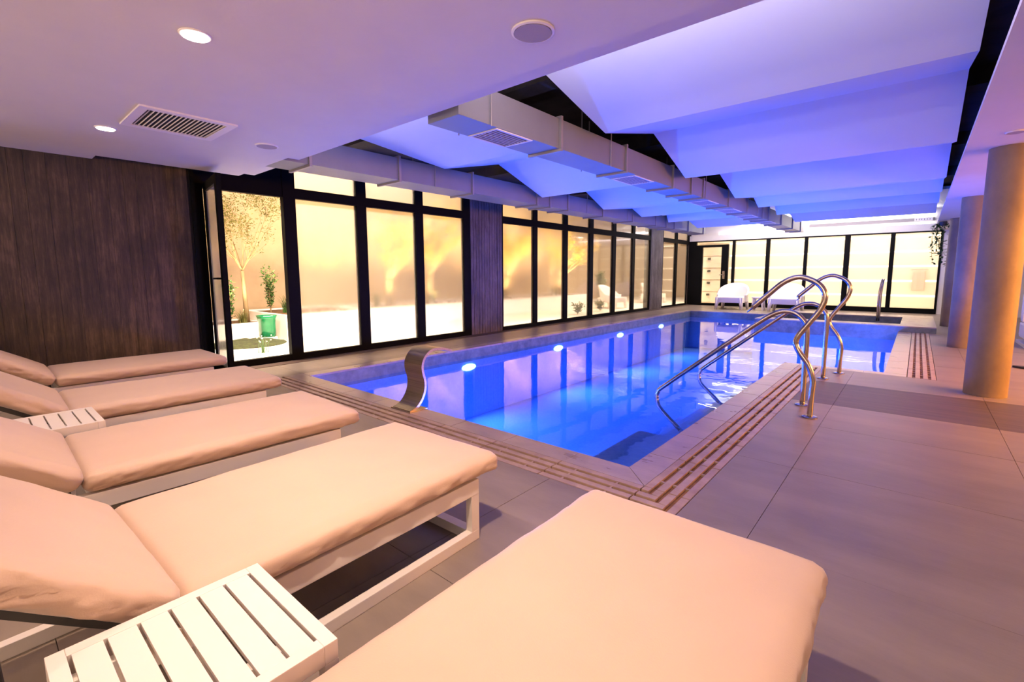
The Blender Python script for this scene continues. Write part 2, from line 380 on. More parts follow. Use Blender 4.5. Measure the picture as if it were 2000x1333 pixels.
# pool lamps
for x, y, s in [(PX0 + 0.012, y, 1) for y in (4.988, 7.387, 9.887, 12.2)] + [(-2.032, 3.72, -1)]:
    bm = bmesh.new()
    lathe(bm, [(0.095, -0.012), (0.095, 0.006), (0.085, 0.012)], n=24)
    bmesh.ops.rotate(bm, verts=bm.verts[:], matrix=Matrix.Rotation(s * PI / 2, 3, 'Y'))
    z = -0.29 if s > 0 else -0.52
    bmesh.ops.scale(bm, verts=bm.verts[:], vec=(1, 1.5, 0.55))
    lo = obj('pool_lamp', bm, m_bluelamp, pool, loc=(x - pl[0], y - pl[1], z - pl[2]))
# coping stones
def coping(x0, x1, y0, y1, m=m_cop, name='coping_stone', z1=0.001):
    sx, sy = x1 - x0, y1 - y0
    obj(name, box(-sx / 2 + 0.002, sx / 2 - 0.002, -sy / 2 + 0.002, sy / 2 - 0.002, -0.022, z1, bev=0.003), m, pool, loc=((x0 + x1) / 2 - pl[0], (y0 + y1) / 2 - pl[1], -pl[2]))
def prism_stone(poly):
    bm = bmesh.new(); vs = [bm.verts.new((p[0], p[1], 0.001)) for p in poly]; bm.faces.new(vs)
    r = bmesh.ops.extrude_face_region(bm, geom=bm.faces[:]); bmesh.ops.translate(bm, verts=[v for v in r['geom'] if isinstance(v, bmesh.types.BMVert)], vec=(0, 0, -0.023))
    obj('coping_stone', local(bm, pl), m_cop, pool)
cw = 0.18
ycut = [2.77, 3.25] + [3.25 + 0.505 * k for k in range(1, 7)]
prism_stone([(PX1 + .002, PY0), (PX1 + cw, PY0 - cw + .003), (PX1 + cw, 2.768), (PX1 + .002, 2.768)])
prism_stone([(PX1, PY0 - .002), (PX1 + cw - .003, PY0 - cw), (-1.57, PY0 - cw), (-1.57, PY0 - .002)])
yy = [2.77] + [3.255 + 0.507 * k for k in range(7)] + [6.80]
for a, b in zip(yy, yy[1:]): coping(PX1, PX1 + cw, a, b)
xx = [-1.57 - 0.52 * k for k in range(7)] + [PX0 - cw]
for b, a in zip(xx, xx[1:]): coping(a, b, PY0 - cw, PY0)
yy = [PY0] + [PY0 + 1.0 * k for k in range(1, 12)] + [PY1 + cw]
for a, b in zip(yy, yy[1:]): coping(PX0 - cw, PX0, a, b)
xx = [PX0, -4.18, -3.35, -2.75]
for a, b in zip(xx, xx[1:]): coping(a, b, PY1, PY1 + cw)
xx = [-0.80, -0.40, -0.015]
for a, b in zip([-1.045] + xx, xx): coping(a, b, 6.65, EY0)
yy = [6.80 + 0.97 * k for k in range(6)]
for a, b in zip(yy, yy[1:]): coping(EX1, EX1 + 0.205, a, b)
# overflow grates: sections with four bars and cross ties over a drain channel
def bx(x0, x1, y0, y1, z0, z1, m, name):
    sx, sy = x1 - x0, y1 - y0
    return obj(name, box(-sx / 2, sx / 2, -sy / 2, sy / 2, z0, z1), m, pool, loc=((x0 + x1) / 2 - pl[0], (y0 + y1) / 2 - pl[1], -pl[2]))
_bar = {}
def bar(x0, x1, y0, y1):
    sx, sy = round(x1 - x0, 4), round(y1 - y0, 4)
    if (sx, sy) not in _bar:
        _bar[(sx, sy)] = obj('grate_bar', box(-sx / 2 + .0012, sx / 2 - .0012, -sy / 2 + .0012, sy / 2 - .0012, -0.020, 0.001, bev=0.004 if min(sx, sy) > .02 else 0), m_grate, pool).data
        o = [c for c in pool.children if c.data == _bar[(sx, sy)]][0]
    else: o = mobj('grate_bar', _bar[(sx, sy)], pool)
    o.location = ((x0 + x1) / 2 - pl[0], (y0 + y1) / 2 - pl[1], -pl[2])
def grate_y(x0, x1, y0, y1, sec, ties=2):
    bx(x0, x1, y0, y1, -0.10, -0.016, m_drain, 'drain_channel')
    n = max(1, round((y1 - y0) / sec)); L = (y1 - y0) / n; W = (x1 - x0)
    slot = 0.023; bw = (W - 3 * slot) / 4
    for i in range(n):
        ya, yb = y0 + i * L, y0 + (i + 1) * L
        for k in range(4): bar(x0 + k * (bw + slot), x0 + k * (bw + slot) + bw, ya + .002, yb - .002)
        for t in range(ties):
            yt = ya + L * (t + 0.5) / ties if ties > 1 else (ya + yb) / 2
            bx(x0 + .004, x1 - .004, yt - .006, yt + .006, -0.018, -0.003, m_grate, 'grate_tie')
def grate_x(x0, x1, y0, y1, sec, ties=2):
    bx(x0, x1, y0, y1, -0.10, -0.016, m_drain, 'drain_channel')
    n = max(1, round((x1 - x0) / sec)); L = (x1 - x0) / n; W = (y1 - y0)
    slot = 0.023; bw = (W - 3 * slot) / 4
    for i in range(n):
        xa, xb = x0 + i * L, x0 + (i + 1) * L
        for k in range(4): bar(xa + .002, xb - .002, y0 + k * (bw + slot), y0 + k * (bw + slot) + bw)
        for t in range(ties):
            xt = xa + L * (t + 0.5) / ties
            bx(xt - .006, xt + .006, y0 + .004, y1 - .004, -0.018, -0.003, m_grate, 'grate_tie')
grate_y(-1.045, -0.797, 2.31, 6.65, 0.507)
grate_x(-5.36, -1.045, 2.062, 2.31, 0.51)
# mitred corner pieces of the grate (nested Ls)
bx(-1.045, -0.797, 2.062, 2.31, -0.10, -0.016, m_drain, 'drain_channel')
bw = 0.04475; sl = 0.023
for k in range(4):
    a = k * (bw + sl)
    yb_ = 2.31 - a; xb_ = -1.045 + a
    bar(-1.045 + .002, xb_ + bw, yb_ - bw, yb_)
    if a > 0: bar(xb_, xb_ + bw, yb_, 2.308)
grate_y(-0.012, 0.228, 6.65, EY1, 0.62, ties=4)
# raised plunge tub at the far end
tub = thing('plunge_tub', 'raised square plunge tub with cream coping at the far end of the pool', 'hot tub', (-1.2, 13.0, 0))
tl = (-1.2, 13.0, 0)
TX0, TX1, TY0, TY1, TZ = -2.75, 0.33, 11.65, 14.60, 0.115
IX0, IX1, IY0, IY1 = -2.50, -0.205, 12.10, 13.95
bm = bmesh.new()
for b_ in ((TX0, TX1, TY0 - .004, IY0), (TX0, TX1, IY1, TY1), (TX0, IX0, IY0, IY1), (IX1, TX1, IY0, IY1)): add_box(bm, *b_, -1.1, TZ - 0.02)
add_box(bm, IX0, IX1, IY0, IY1, -1.1, -0.75)
obj('tub_body', local(bm, tl), m_poolrim, tub)
obj('tub_base', local(box(TX0 - .004, EX1, TY0 - .007, TY0 - .001, -1.1, -.17), tl), m_mosaic, tub)
def tcop(x0, x1, y0, y1):
    nx = max(1, round((x1 - x0) / 0.9)); ny = max(1, round((y1 - y0) / 0.9))
    for i in range(nx):
        for j in range(ny):
            a, b = x0 + (x1 - x0) * i / nx, x0 + (x1 - x0) * (i + 1) / nx; c, d = y0 + (y1 - y0) * j / ny, y0 + (y1 - y0) * (j + 1) / ny
            obj('coping_stone', local(box(a + .002, b - .002, c + .002, d - .002, TZ - 0.018, TZ), tl), m_cop, tub)
tcop(TX0, TX1, TY0, IY0); tcop(TX0, TX1, IY1, TY1); tcop(TX0, IX0, IY0, IY1); tcop(IX1, TX1, IY0, IY1)
obj('water', local(box(IX0, IX1, IY0, IY1, -0.06, -0.04), tl), water_mat('tub_water', (0.35, 0.5, 0.55)), tub)

# ------------------------------------------------------------------ CEILING / SOFFITS
SZ = 2.24; ZC = 2.95
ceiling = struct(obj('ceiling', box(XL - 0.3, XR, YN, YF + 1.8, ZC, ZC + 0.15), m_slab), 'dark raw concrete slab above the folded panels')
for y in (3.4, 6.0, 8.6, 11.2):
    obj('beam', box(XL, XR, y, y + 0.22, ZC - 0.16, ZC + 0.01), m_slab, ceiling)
# far part of ceiling: pale plaster
obj('far_ceiling_board', box(XL, XR, 13.4, YF + 0.0, 2.84, 2.90), m_panel, ceiling)
bm = bmesh.new()
add_box(bm, -5.80, XR, 0.90, 2.105, SZ, SZ + 0.03); add_box(bm, -5.98, XR, YN, 0.90, SZ, SZ + 0.03)
add_box(bm, -5.80, 0.24, 2.105, 2.27, SZ + 0.03, SZ + 0.05)
near_soffit = struct(obj('trim_1', bm, m_soffit), 'flat white plaster soffit over the loungers')
bm = bmesh.new(); add_box(bm, -5.80, 0.24, 2.075, 2.105, SZ + 0.028, SZ + 0.03); add_box(bm, -5.8, XR, 1.95, 2.0, SZ + 0.05, ZC)
obj('upstand', bm, m_soffit, near_soffit)
bm = bmesh.new(); add_box(bm, 0.24, XR, 2.105, YF, SZ, SZ + 0.035)
right_soffit = struct(obj('trim_2', bm, m_soffit), 'flat white plaster soffit above the concrete columns')
struct(obj('wall_right', box(XR - 0.4, XR, YN, YF, -0.1, SZ + 0.03), m_corridor))
struct(obj('wall_back', box(XL - 0.2, XR, YN - 0.15, YN, -0.1, ZC), m_corridor))
# black void lining above the right soffit
obj('void_lining', box(0.60, 0.64, 2.3, YF, SZ + 0.04, ZC), m_dark, right_soffit)

# folded ceiling panels
PROF_A = [(2.30, 2.63), (4.05, 2.45), (5.05, 2.67), (6.07, 2.335), (7.35, 2.585), (7.98, 2.335), (9.15, 2.47), (9.60, 2.335), (10.9, 2.50), (11.03, 2.335), (12.2, 2.50), (12.95, 2.335)]
PROF_B = [(2.30, 2.90), (4.05, 2.45), (5.10, 2.67), (6.07, 2.335), (7.40, 2.585), (8.20, 2.335), (9.3, 2.47), (9.66, 2.335), (10.9, 2.50), (11.15, 2.335), (12.3, 2.50), (13.05, 2.335)]
def folded(name, x0, x1, prof, label):
    th = 0.02
    bm = bmesh.new()
    a = [bm.verts.new((x0, y, z)) for y, z in prof]; b = [bm.verts.new((x1, y, z)) for y, z in prof]
    c = [bm.verts.new((x0, y, z + th)) for y, z in prof]; d = [bm.verts.new((x1, y, z + th)) for y, z in prof]
    for i in range(len(prof) - 1):
        bm.faces.new((a[i], a[i + 1], b[i + 1], b[i])); bm.faces.new((c[i], d[i], d[i + 1], c[i + 1]))
        bm.faces.new((a[i], c[i], c[i + 1], a[i + 1])); bm.faces.new((b[i], b[i + 1], d[i + 1], d[i]))
    bm.faces.new((a[0], b[0], d[0], c[0])); bm.faces.new((a[-1], c[-1], d[-1], b[-1]))
    o = obj(name, bm, m_panel); tag(o, label, 'ceiling panel')
    for x in (x0 + 0.25, x1 - 0.25):
        for i in (2, 4, 6, 8, 10):
            bm = bmesh.new(); add_tube(bm, [(x, prof[i][0], prof[i][1] + th), (x, prof[i][0], ZC)], 0.006, 6); obj('hanger_rod', bm, m_ductedge, o)
    return o
folded('folded_ceiling_panel', -4.58, -2.86, PROF_A, 'white folded zigzag ceiling panel hanging between the two ducts')
folded('folded_ceiling_panel', -2.32, 0.18, PROF_B, 'wide white folded zigzag ceiling panel right of the larger duct')

# ducts
def duct(x0, x1, y0, y1, z0, z1, flanges, label, grilles=(), rods=()):
    t = thing('air_duct', label, 'duct', ((x0 + x1) / 2, y0, z0)); L = ((x0 + x1) / 2, y0, z0)
    cutsy = [y0] + [f for f in flanges if y0 < f < y1] + [y1]
    for a, b in zip(cutsy, cutsy[1:]):
        obj('duct_section', local(box(x0, x1, a, b, z0, z1, bev=0.004), L), m_duct, t)
    for f in flanges:
        bm = bmesh.new(); e = 0.022
        add_box(bm, x0 - e, x1 + e, f - 0.014, f + 0.014, z0 - e, z0 + 0.004); add_box(bm, x0 - e, x1 + e, f - 0.014, f + 0.014, z1 - 0.004, z1 + e)
        add_box(bm, x0 - e, x0 + 0.003, f - 0.014, f + 0.014, z0, z1); add_box(bm, x1 - 0.003, x1 + e, f - 0.014, f + 0.014, z0, z1)
        obj('flange', local(bm, L), m_ductedge, t)
    for a, b in grilles:
        bm = bmesh.new(); g = 0.02
        add_box(bm, x0 + .01, x1 - .01, a, a + g, z0 - .008, z0); add_box(bm, x0 + .01, x1 - .01, b - g, b, z0 - .008, z0)
        add_box(bm, x0 + .01, x0 + .01 + g, a + g, b - g, z0 - .008, z0); add_box(bm, x1 - .01 - g, x1 - .01, a + g, b - g, z0 - .008, z0)
        gr = obj('air_grille', local(bm, L), m_grille, t)
        bm = bmesh.new(); n = 9
        for k in range(n):
            xx_ = x0 + .035 + (x1 - x0 - .07) * k / (n - 1); add_box(bm, xx_ - .006, xx_ + .006, a + g, b - g, z0 - .006, z0 - .001)
        obj('louvre', local(bm, L), mat('grille_louvre', (0.45, 0.40, 0.42), 0.5) if 'grille_louvre' not in bpy.data.materials else bpy.data.materials['grille_louvre'], gr)
    for yy_ in rods:
        for x in (x0 - 0.012, x1 + 0.012):
            bm = bmesh.new(); add_tube(bm, [(x, yy_, z0 - .01), (x, yy_, ZC)], 0.005, 6)
            obj('hanger_rod', local(bm, L), m_ductedge, t)
        obj('hanger_bracket', local(box(x0 - .02, x1 + .02, yy_ - .01, yy_ + .01, z0 - .008, z0 - .001), L), m_ductedge, t) if False else None
    return t
DZ = 2.245
fl1 = [3.56, 4.79, 6.08, 6.72, 7.20, 8.42, 9.55, 10.7, 11.2, 12.4, 13.7, 14.75]
duct(-2.82, -2.49, 2.34, 15.3, DZ, 2.50, fl1, 'large galvanised rectangular air duct with floor-facing grilles, right of the other duct',
     grilles=[(2.74, 3.18), (5.05, 5.55), (7.5, 8.0), (8.8, 9.3), (10.0, 10.45), (11.5, 12.0)], rods=(2.66, 4.45, 7.3, 10.3))
fl2 = [2.38, 3.46, 4.66, 6.10, 6.45, 6.98, 8.18, 9.42, 10.6, 11.2, 11.7, 12.65, 13.8]
duct(-5.13, -4.71, 1.6, 14.0, DZ, 2.50, fl2, 'galvanised rectangular air duct running along the garden glazing', rods=(4.0, 7.6, 9.2))

# ceiling fittings
def downlight(x, y, label):
    t = thing('recessed_downlight', label, 'ceiling light', (x, y, SZ), group='recessed downlights in the near soffit')
    bm = bmesh.new(); lathe(bm, [(0.062, -0.006), (0.066, -0.003), (0.066, 0.002)], n=28); obj('trim_ring', bm, m_grille, t)
    bm = bmesh.new(); lathe(bm, [(0.054, -0.010), (0.054, -0.0055)], n=28); obj('lens', bm, m_lamp, t)
downlight(-2.586, 0.796, 'round glowing downlight, larger of the two lit ones in the soffit')
downlight(-4.669, 0.799, 'round glowing downlight beside the square air vent, farther from the camera')
def speaker(x, y, z, r, label):
    t = thing('ceiling_speaker', label, 'speaker', (x, y, z), group='round ceiling speakers')
    bm = bmesh.new(); lathe(bm, [(r * .86, -0.004), (r * .9, -0.010), (r, -0.007), (r, 0.002)], n=36); obj('trim_ring', bm, m_grille, t, smooth=False)
    bm = bmesh.new(); lathe(bm, [(r * .85, -0.0105), (r * .85, -0.004)], n=36); obj('speaker_mesh', bm, mat('speaker_cloth' + label[:3], (0.36, 0.31, 0.33), 0.8, bump=0.3, bscale=300), t)
speaker(-1.404, 1.788, SZ, 0.098, 'grey round ceiling speaker near the top of the photo above the duct end')
speaker(-4.291, 1.796, SZ, 0.090, 'white round ceiling speaker to the right of the square air vent')
speaker(0.50, 5.5, SZ, 0.060, 'small round fitting in the right soffit beside the nearest column')
# square vent
v = thing('ceiling_vent', 'square white ceiling air vent with dark louvre gaps above the loungers', 'vent', (-4.15, 1.13, SZ))
bm = bmesh.new(); a = 0.29; b_ = 0.235
add_box(bm, -a, a, -a, -b_, -.012, 0); add_box(bm, -a, a, b_, a, -.012, 0); add_box(bm, -a, -b_, -b_, b_, -.012, 0); add_box(bm, b_, a, -b_, b_, -.012, 0)
obj('vent_frame', bm, m_grille, v)
obj('duct_opening', box(-b_, b_, -b_, b_, -0.003, 0), m_dark, v)
for k in range(18):
    yv = -b_ + 2 * b_ * (k + 0.5) / 18
    bm = box(-b_, b_, -0.0012, 0.0012, -0.010, 0.0, Matrix.Rotation(math.radians(25), 4, 'X')); obj('slat', bm, m_grille, v, loc=(0, yv, 0))

# ------------------------------------------------------------------ LEFT WALL
wl = struct(obj('wall_left', box(-6.25, -6.03, YN, 1.70, -0.1, ZC), m_dark), 'dark board-marked concrete wall behind the far loungers')
yb = YN
k = 0
while yb < 1.66:
    wdt = random.choice((0.10, 0.12, 0.14)); ye = min(yb + wdt, 1.69)
    obj('plank', box(-6.035, -6.0 + random.uniform(-.003, .0015), yb + .0008, ye - .0008, 0, 2.42), m_board, wl); yb = ye
# black header and posts of the garden glazing
GXp = -6.3
def fpost(bm, y0, y1, z0=0.0, z1=2.75, d=0.06): add_box(bm, GXp - d, GXp + 0.02, y0, y1, z0, z1)
def glazing(n, ys_open, zbot, ztr0, ztr1, ztop, glass, label, y0, y1):
    w_ = struct(obj('window_%d' % n, box(GXp - .06, GXp + .02, y0, y1, 0.0, zbot), m_black), label)
    o = [w_]
    obj('transom', box(GXp - .06, GXp + .021, y0, y1, ztr0, ztr1), m_black, w_)
    obj('head_rail', box(GXp - .06, GXp + .02, y0, y1, ztop, ZC), m_black, w_)
    edges = [y0] + [q for p in ys_open for q in p] + [y1]
    for a, b in zip(edges[::2], edges[1::2]):
        if b - a > 0.005: obj('mullion', box(GXp - .062, GXp + .019, a, b, zbot * .5, ztop), m_black, w_)
    for (a, b), g in zip(ys_open, glass):
        if g is None: continue
        obj('pane', box(GXp - .035, GXp - .015, a - .005, b + .005, zbot - .005, ztr0 + .005), g, w_)
        obj('top_pane', box(GXp - .035, GXp - .015, a - .005, b + .005, ztr1 - .005, ztop + .005), g, w_)
    return w_
w1 = glazing(1, [(2.944, 3.84), (4.002, 4.904), (5.064, 5.982)], 0.085, 2.14, 2.27, 2.75, [m_fog, m_fog, m_fog], 'three steamed-up garden panes in black frames beside the open door', 2.80, 6.14)
w2 = glazing(2, [(7.047, 8.031), (8.165, 9.172), (9.33, 10.304), (10.48, 11.486), (11.66, 12.636), (12.80, 13.805)], 0.075, 2.135, 2.27, 2.75,
             [m_fog, m_fog, m_fog2, m_fog2, m_fog2, m_fog2], 'six garden panes in black frames between the two grooved piers', 7.0, 13.86)
w3 = glazing(3, [(14.80, 15.81), (15.98, 16.93)], 0.06, 2.14, 2.27, 2.75, [m_fog2, m_fog2], 'two garden panes in black frames after the farther grooved pier', 14.74, 16.98)
def pier(n, y0, y1):
    p = struct(obj('trim_%d' % n, box(GXp - .2, GXp + .005, y0, y1, 0, ZC), m_dark), 'grooved dark concrete pier between garden windows')
    nb = 12
    for k in range(nb):
        a = y0 + (y1 - y0) * k / nb; b = y0 + (y1 - y0) * (k + 1) / nb
        obj('plank', box(GXp, GXp + .03 + random.uniform(-.002, .003), a + .004, b - .004, 0.0, ZC - .01), m_pier, p)
pier(3, 6.14, 7.0); pier(4, 13.86, 14.74)
obj('beige_cladding_panel', box(GXp - .06, GXp, 16.98, YF + .1, 1.12, 2.14), m_beigepanel, w3)
obj('beige_cladding_panel', box(GXp - .06, GXp, 16.98, YF + .1, 0.0, 1.115), m_beigepanel, w3)
obj('head_rail', box(GXp - .06, GXp + .02, 16.98, YF + .1, 2.14, ZC), m_black, w3)
# door opening
d1 = struct(obj('door_1', box(GXp - .06, GXp + .02, 1.78, 2.80, 0, 0.085), m_black), 'black framed garden door standing open into the room')
obj('head_rail', box(GXp - .06, GXp + .02, 1.78, 2.80, 2.14, ZC), m_black, d1)
obj('door_post', box(GXp - .06, GXp + .03, 2.786, 2.944, 0, ZC), m_black, d1)
obj('door_post', box(GXp - .06, GXp + .285, 1.692, 1.73, 0, ZC), m_black, d1)
obj('door_post', box(GXp - .06, GXp + .02, 1.73, 1.885, 0, 2.14), m_black, d1)
# open leaf
hx, hy = -6.26, 1.905; lx, ly = -5.47, 1.79
ang = math.atan2(ly - hy, lx - hx); Ld = math.hypot(lx - hx, ly - hy)
leaf = obj('door_leaf', box(0, 0.075, -.022, .022, 0.03, 2.18), m_black, d1, loc=(hx, hy, 0), rz=ang)
obj('leaf_stile', box(Ld - 0.10, Ld, -.024, .024, 0.03, 2.18), m_black, leaf)
obj('leaf_rail', box(0.075, Ld - 0.085, -.022, .022, 0.03, 0.13), m_black, leaf)
obj('leaf_rail', box(0.075, Ld - 0.085, -.022, .022, 2.09, 2.18), m_black, leaf)
obj('pane', box(0.07, Ld - 0.08, -.008, .008, 0.125, 2.095), m_fog2, leaf)
bm = bmesh.new(); add_tube(bm, [(Ld - .045, -.022, 1.11), (Ld - .045, -.07, 1.11), (Ld - .17, -.075, 1.11)], 0.010, 8); add_box(bm, Ld - .065, Ld - .025, -.03, -.02, 1.02, 1.18)
obj('door_handle', bm, m_black, leaf)

# ------------------------------------------------------------------ FAR WALL
YW = 17.1
wf = struct(obj('wall_far', box(-6.3, XR, YW - .04, YW + .04, 2.24, 2.43), m_soffit), 'pale wall with black framed lit glazing at the far end')
obj('wall_panel', box(0.43, XR, YW - .04, YW + .04, 0, 2.24), m_soffit, wf)
obj('upper_wall', box(-6.3, XR, YW + .10, YW + .16, 2.43, ZC), m_soffit, wf)
obj('led_strip', box(-5.3, 0.23, YW + .02, YW + .06, 2.435, 2.475), m_led, wf)
obj('dark_channel', box(-2.65, 0.23, YW + .03, YW + .095, 2.51, 2.60), m_ductedge, wf)
obj('led_strip', box(-4.6, 0.23, YW + .05, YW + .095, 2.62, 2.72), m_led, wf)
fa = struct(obj('window_4', box(-4.95, 0.432, YW - .05, YW + .05, 0, 0.14), m_black), 'five tall lit glass bays in black frames on the far wall')
obj('head_rail', box(-6.03, 0.432, YW - .05, YW + .05, 2.205, 2.24), m_black, fa)
for a, b in ((-4.829, -4.741), (-3.80, -3.69), (-2.735, -2.645), (-1.71, -1.577), (-.655, -.555), (.385, .432)):
    obj('mullion', box(a, b, YW - .051, YW + .051, 0.1, 2.21), m_black, fa)
for a, b in ((-4.95, -4.82), (-4.75, -3.79), (-3.70, -2.725), (-2.655, -1.70), (-1.587, -.645), (-.565, .395)):
    obj('pane', box(a, b, YW - .01, YW + .01, 0.13, 2.21), m_frost, fa)
d2 = struct(obj('door_2', box(-6.03, -5.81, YW - .06, YW + .05, 0, 2.10), m_black), 'black framed glass door with a chrome lock at the far left')
obj('door_stile', box(-5.166, -4.95, YW - .06, YW + .05, 0, 2.10), m_black, d2)
obj('door_rail', box(-5.82, -5.15, YW - .06, YW + .05, 2.02, 2.10), m_black, d2); obj('door_rail', box(-5.82, -5.15, YW - .06, YW + .05, 0, 0.08), m_black, d2)
obj('pane', box(-5.815, -5.16, YW - .01, YW + .01, 0.075, 2.025), m_fog2, d2)
obj('lock_plate', box(-5.11, -5.03, YW - .075, YW - .059, 0.93, 1.20), m_steel, d2)
bm = bmesh.new(); add_tube(bm, [(-5.07, YW - .07, 1.07), (-5.07, YW - .11, 1.07), (-5.20, YW - .115, 1.07)], 0.012, 8); obj('door_handle', bm, m_steel, d2)
obj('door_frame_post', box(-6.30, -6.03, YW - .06, YW + .06, 0, 2.24), m_black, d2)
# lit corridor wall behind the far glass: horizontal boards with light slots
cb = struct(obj('wall_beyond', box(-6.6, XR, YW + 1.35, YW + 1.45, -0.1, 2.95), m_corridor), 'cream wall with glowing horizontal slots behind the far glass')
zz = [0.0, 0.42, 0.86, 1.30, 1.74, 2.18, 2.6]
for a, b in zip(zz, zz[1:]): obj('wall_board', box(-6.6, XR, YW + 1.30, YW + 1.35, a + .035, b - .01), m_corridor, cb)
for z in zz[1:-1]: obj('light_slot', box(-5.3, 1.5, YW + 1.335, YW + 1.349, z - .008, z + .033), m_ledw, cb)
obj('corridor_floor', box(-6.6, XR, YW + .05, YW + 1.45, -0.1, 0), m_corridor, cb)
obj('corridor_ceiling', box(-6.6, XR, YW + .17, YW + 1.45, 2.62, 2.7), m_corridor, cb)
for z, wh in ((0.32, 'lowest'), (0.76, 'second from bottom'), (1.20, 'third from bottom'), (1.66, 'topmost')):
    t = thing('wall_light', 'small dark square step light behind the far glass door, %s of the four' % wh, 'light', (-6.0, YW + 1.28, z), group='square wall lights behind the far door')
    obj('lamp_body', box(-.05, .05, -.04, .02, -.04, .04, bev=.004), m_black, t)
tw = thing('wall_hanging', 'pale pink cloth hanging behind the rightmost far glass bay', 'towel', (0.02, YW + 1.2, 1.2))
obj('hanging_bar', box(-.2, .2, -.01, .01, -.01, .01), m_steel, tw)
bm = bmesh.new(); add_box(bm, -.15, .15, -.02, .02, -.62, -.02); bmesh.ops.subdivide_edges(bm, edges=bm.edges[:], cuts=6, use_grid_fill=True)
for q in bm.verts: q.co.y += 0.015 * math.sin(q.co.x * 40)
obj('cloth', bm, m_pinkcloth, tw, smooth=True)
# ceiling linear vent at far end
lv = thing('linear_vent', 'small white slotted air vent on the dark channel above the far glazing', 'vent', (0.0, YW - .02, 2.555))
obj('vent_plate', box(-.19, .19, .0, .04, -.035, .035), m_grille, lv)
for k in range(6): obj('slot', box(-.15 + k * .055, -.14 + k * .055, -.003, .002, -.02, .02), m_dark, lv)

# ------------------------------------------------------------------ COLUMNS
for i, (x, y, lab) in enumerate([(0.552, 6.16, 'round cast concrete column nearest the camera, lit orange on its right'), (0.56, 9.83, 'middle round cast concrete column, partly behind the nearest one'), (0.57, 13.5, 'farthest round cast concrete column beside the far wall')]):
    bm = bmesh.new(); lathe(bm, [(0.150, 0.001), (0.1505, 0.4), (0.1505, 1.2), (0.150, SZ)], n=48)
    o = obj('concrete_column', bm, m_column, loc=(x, y, 0)); sharp_smooth(o); tag(o, lab, 'column')

# ------------------------------------------------------------------ LOUNGERS
def cushion(sx, y0, y1, z0, z1, r=0.03, seed=0, wr=0.008):
    nx, ny, nz = 22, 72, 9
    bm = bmesh.new()
    hx_ = sx / 2; cy_ = (y0 + y1) / 2; hy_ = (y1 - y0) / 2; cz = (z0 + z1) / 2; hz = (z1 - z0) / 2
    # build a subdivided box via six grids welded
    def grid(fn, na, nb):
        vs = [[bm.verts.new(fn(a / na * 2 - 1, b / nb * 2 - 1)) for b in range(nb + 1)] for a in range(na + 1)]
        for a in range(na):
            for b in range(nb): bm.faces.new((vs[a][b], vs[a + 1][b], vs[a + 1][b + 1], vs[a][b + 1]))
    def sp_(t): return math.copysign(abs(t) ** 0.75, t)
    grid(lambda a, b: (sp_(a), sp_(b), 1), nx, ny); grid(lambda a, b: (sp_(a), sp_(b), -1), nx, ny)
    grid(lambda a, b: (1, sp_(a), b), ny, nz); grid(lambda a, b: (-1, sp_(a), b), ny, nz)
    grid(lambda a, b: (sp_(a), 1, b), nx, nz); grid(lambda a, b: (sp_(a), -1, b), nx, nz)
    bmesh.ops.remove_doubles(bm, verts=bm.verts[:], dist=1e-5)
    for v_ in bm.verts:
        u, w_, t = v_.co
        p = Vector((u * hx_, w_ * hy_, t * hz))
        inner = Vector((max(-hx_ + r, min(hx_ - r, p.x)), max(-hy_ + r, min(hy_ - r, p.y)), max(-hz + r, min(hz - r, p.z))))
        d = p - inner
        if d.length > 1e-6: p = inner + d.normalized() * r
        # puffed top and wrinkled sides
        if t > -0.2: p.z += 0.010 * (1 - u ** 4) * (1 - w_ ** 6) * max(0, t)
        if abs(u) > 0.97:
            f = noise.noise(Vector((seed * 3.1, w_ * hy_ * 9 + t * 1.1, t * 0.9))) ; g = noise.noise(Vector((seed + 7.7, w_ * hy_ * 26 - t * 2.0, t)))
            p.x += math.copysign(wr * (1.2 * f + 1.6 * max(0, g) * (0.4 - 0.6 * t)), u)
            n1 = noise.noise(Vector((seed * 2.3 + u * 3, w_ * hy_ * 11 - t * 1.3, t * 0.5)))
            msk = max(0, 0.35 + noise.noise(Vector((seed * 5.5 + u, w_ * hy_ * 2.2, 0)))) * max(0, 0.75 - 0.55 * t)
            p.x -= math.copysign(0.016 * max(0, 1 - abs(n1) * 6.5) * msk, u)
            p.x += math.copysign(0.010 * (1 - t * t), u)
        if abs(w_) > 0.97: p.y += math.copysign(0.006 * (1 - t * t) + 0.004 * noise.noise(Vector((u * 5, seed, t))), w_)
        p.z += 0.0025 * noise.noise(Vector((u * 2.5, w_ * 4 + seed, t)))
        v_.co = p + Vector((0, cy_, cz))
    return bm
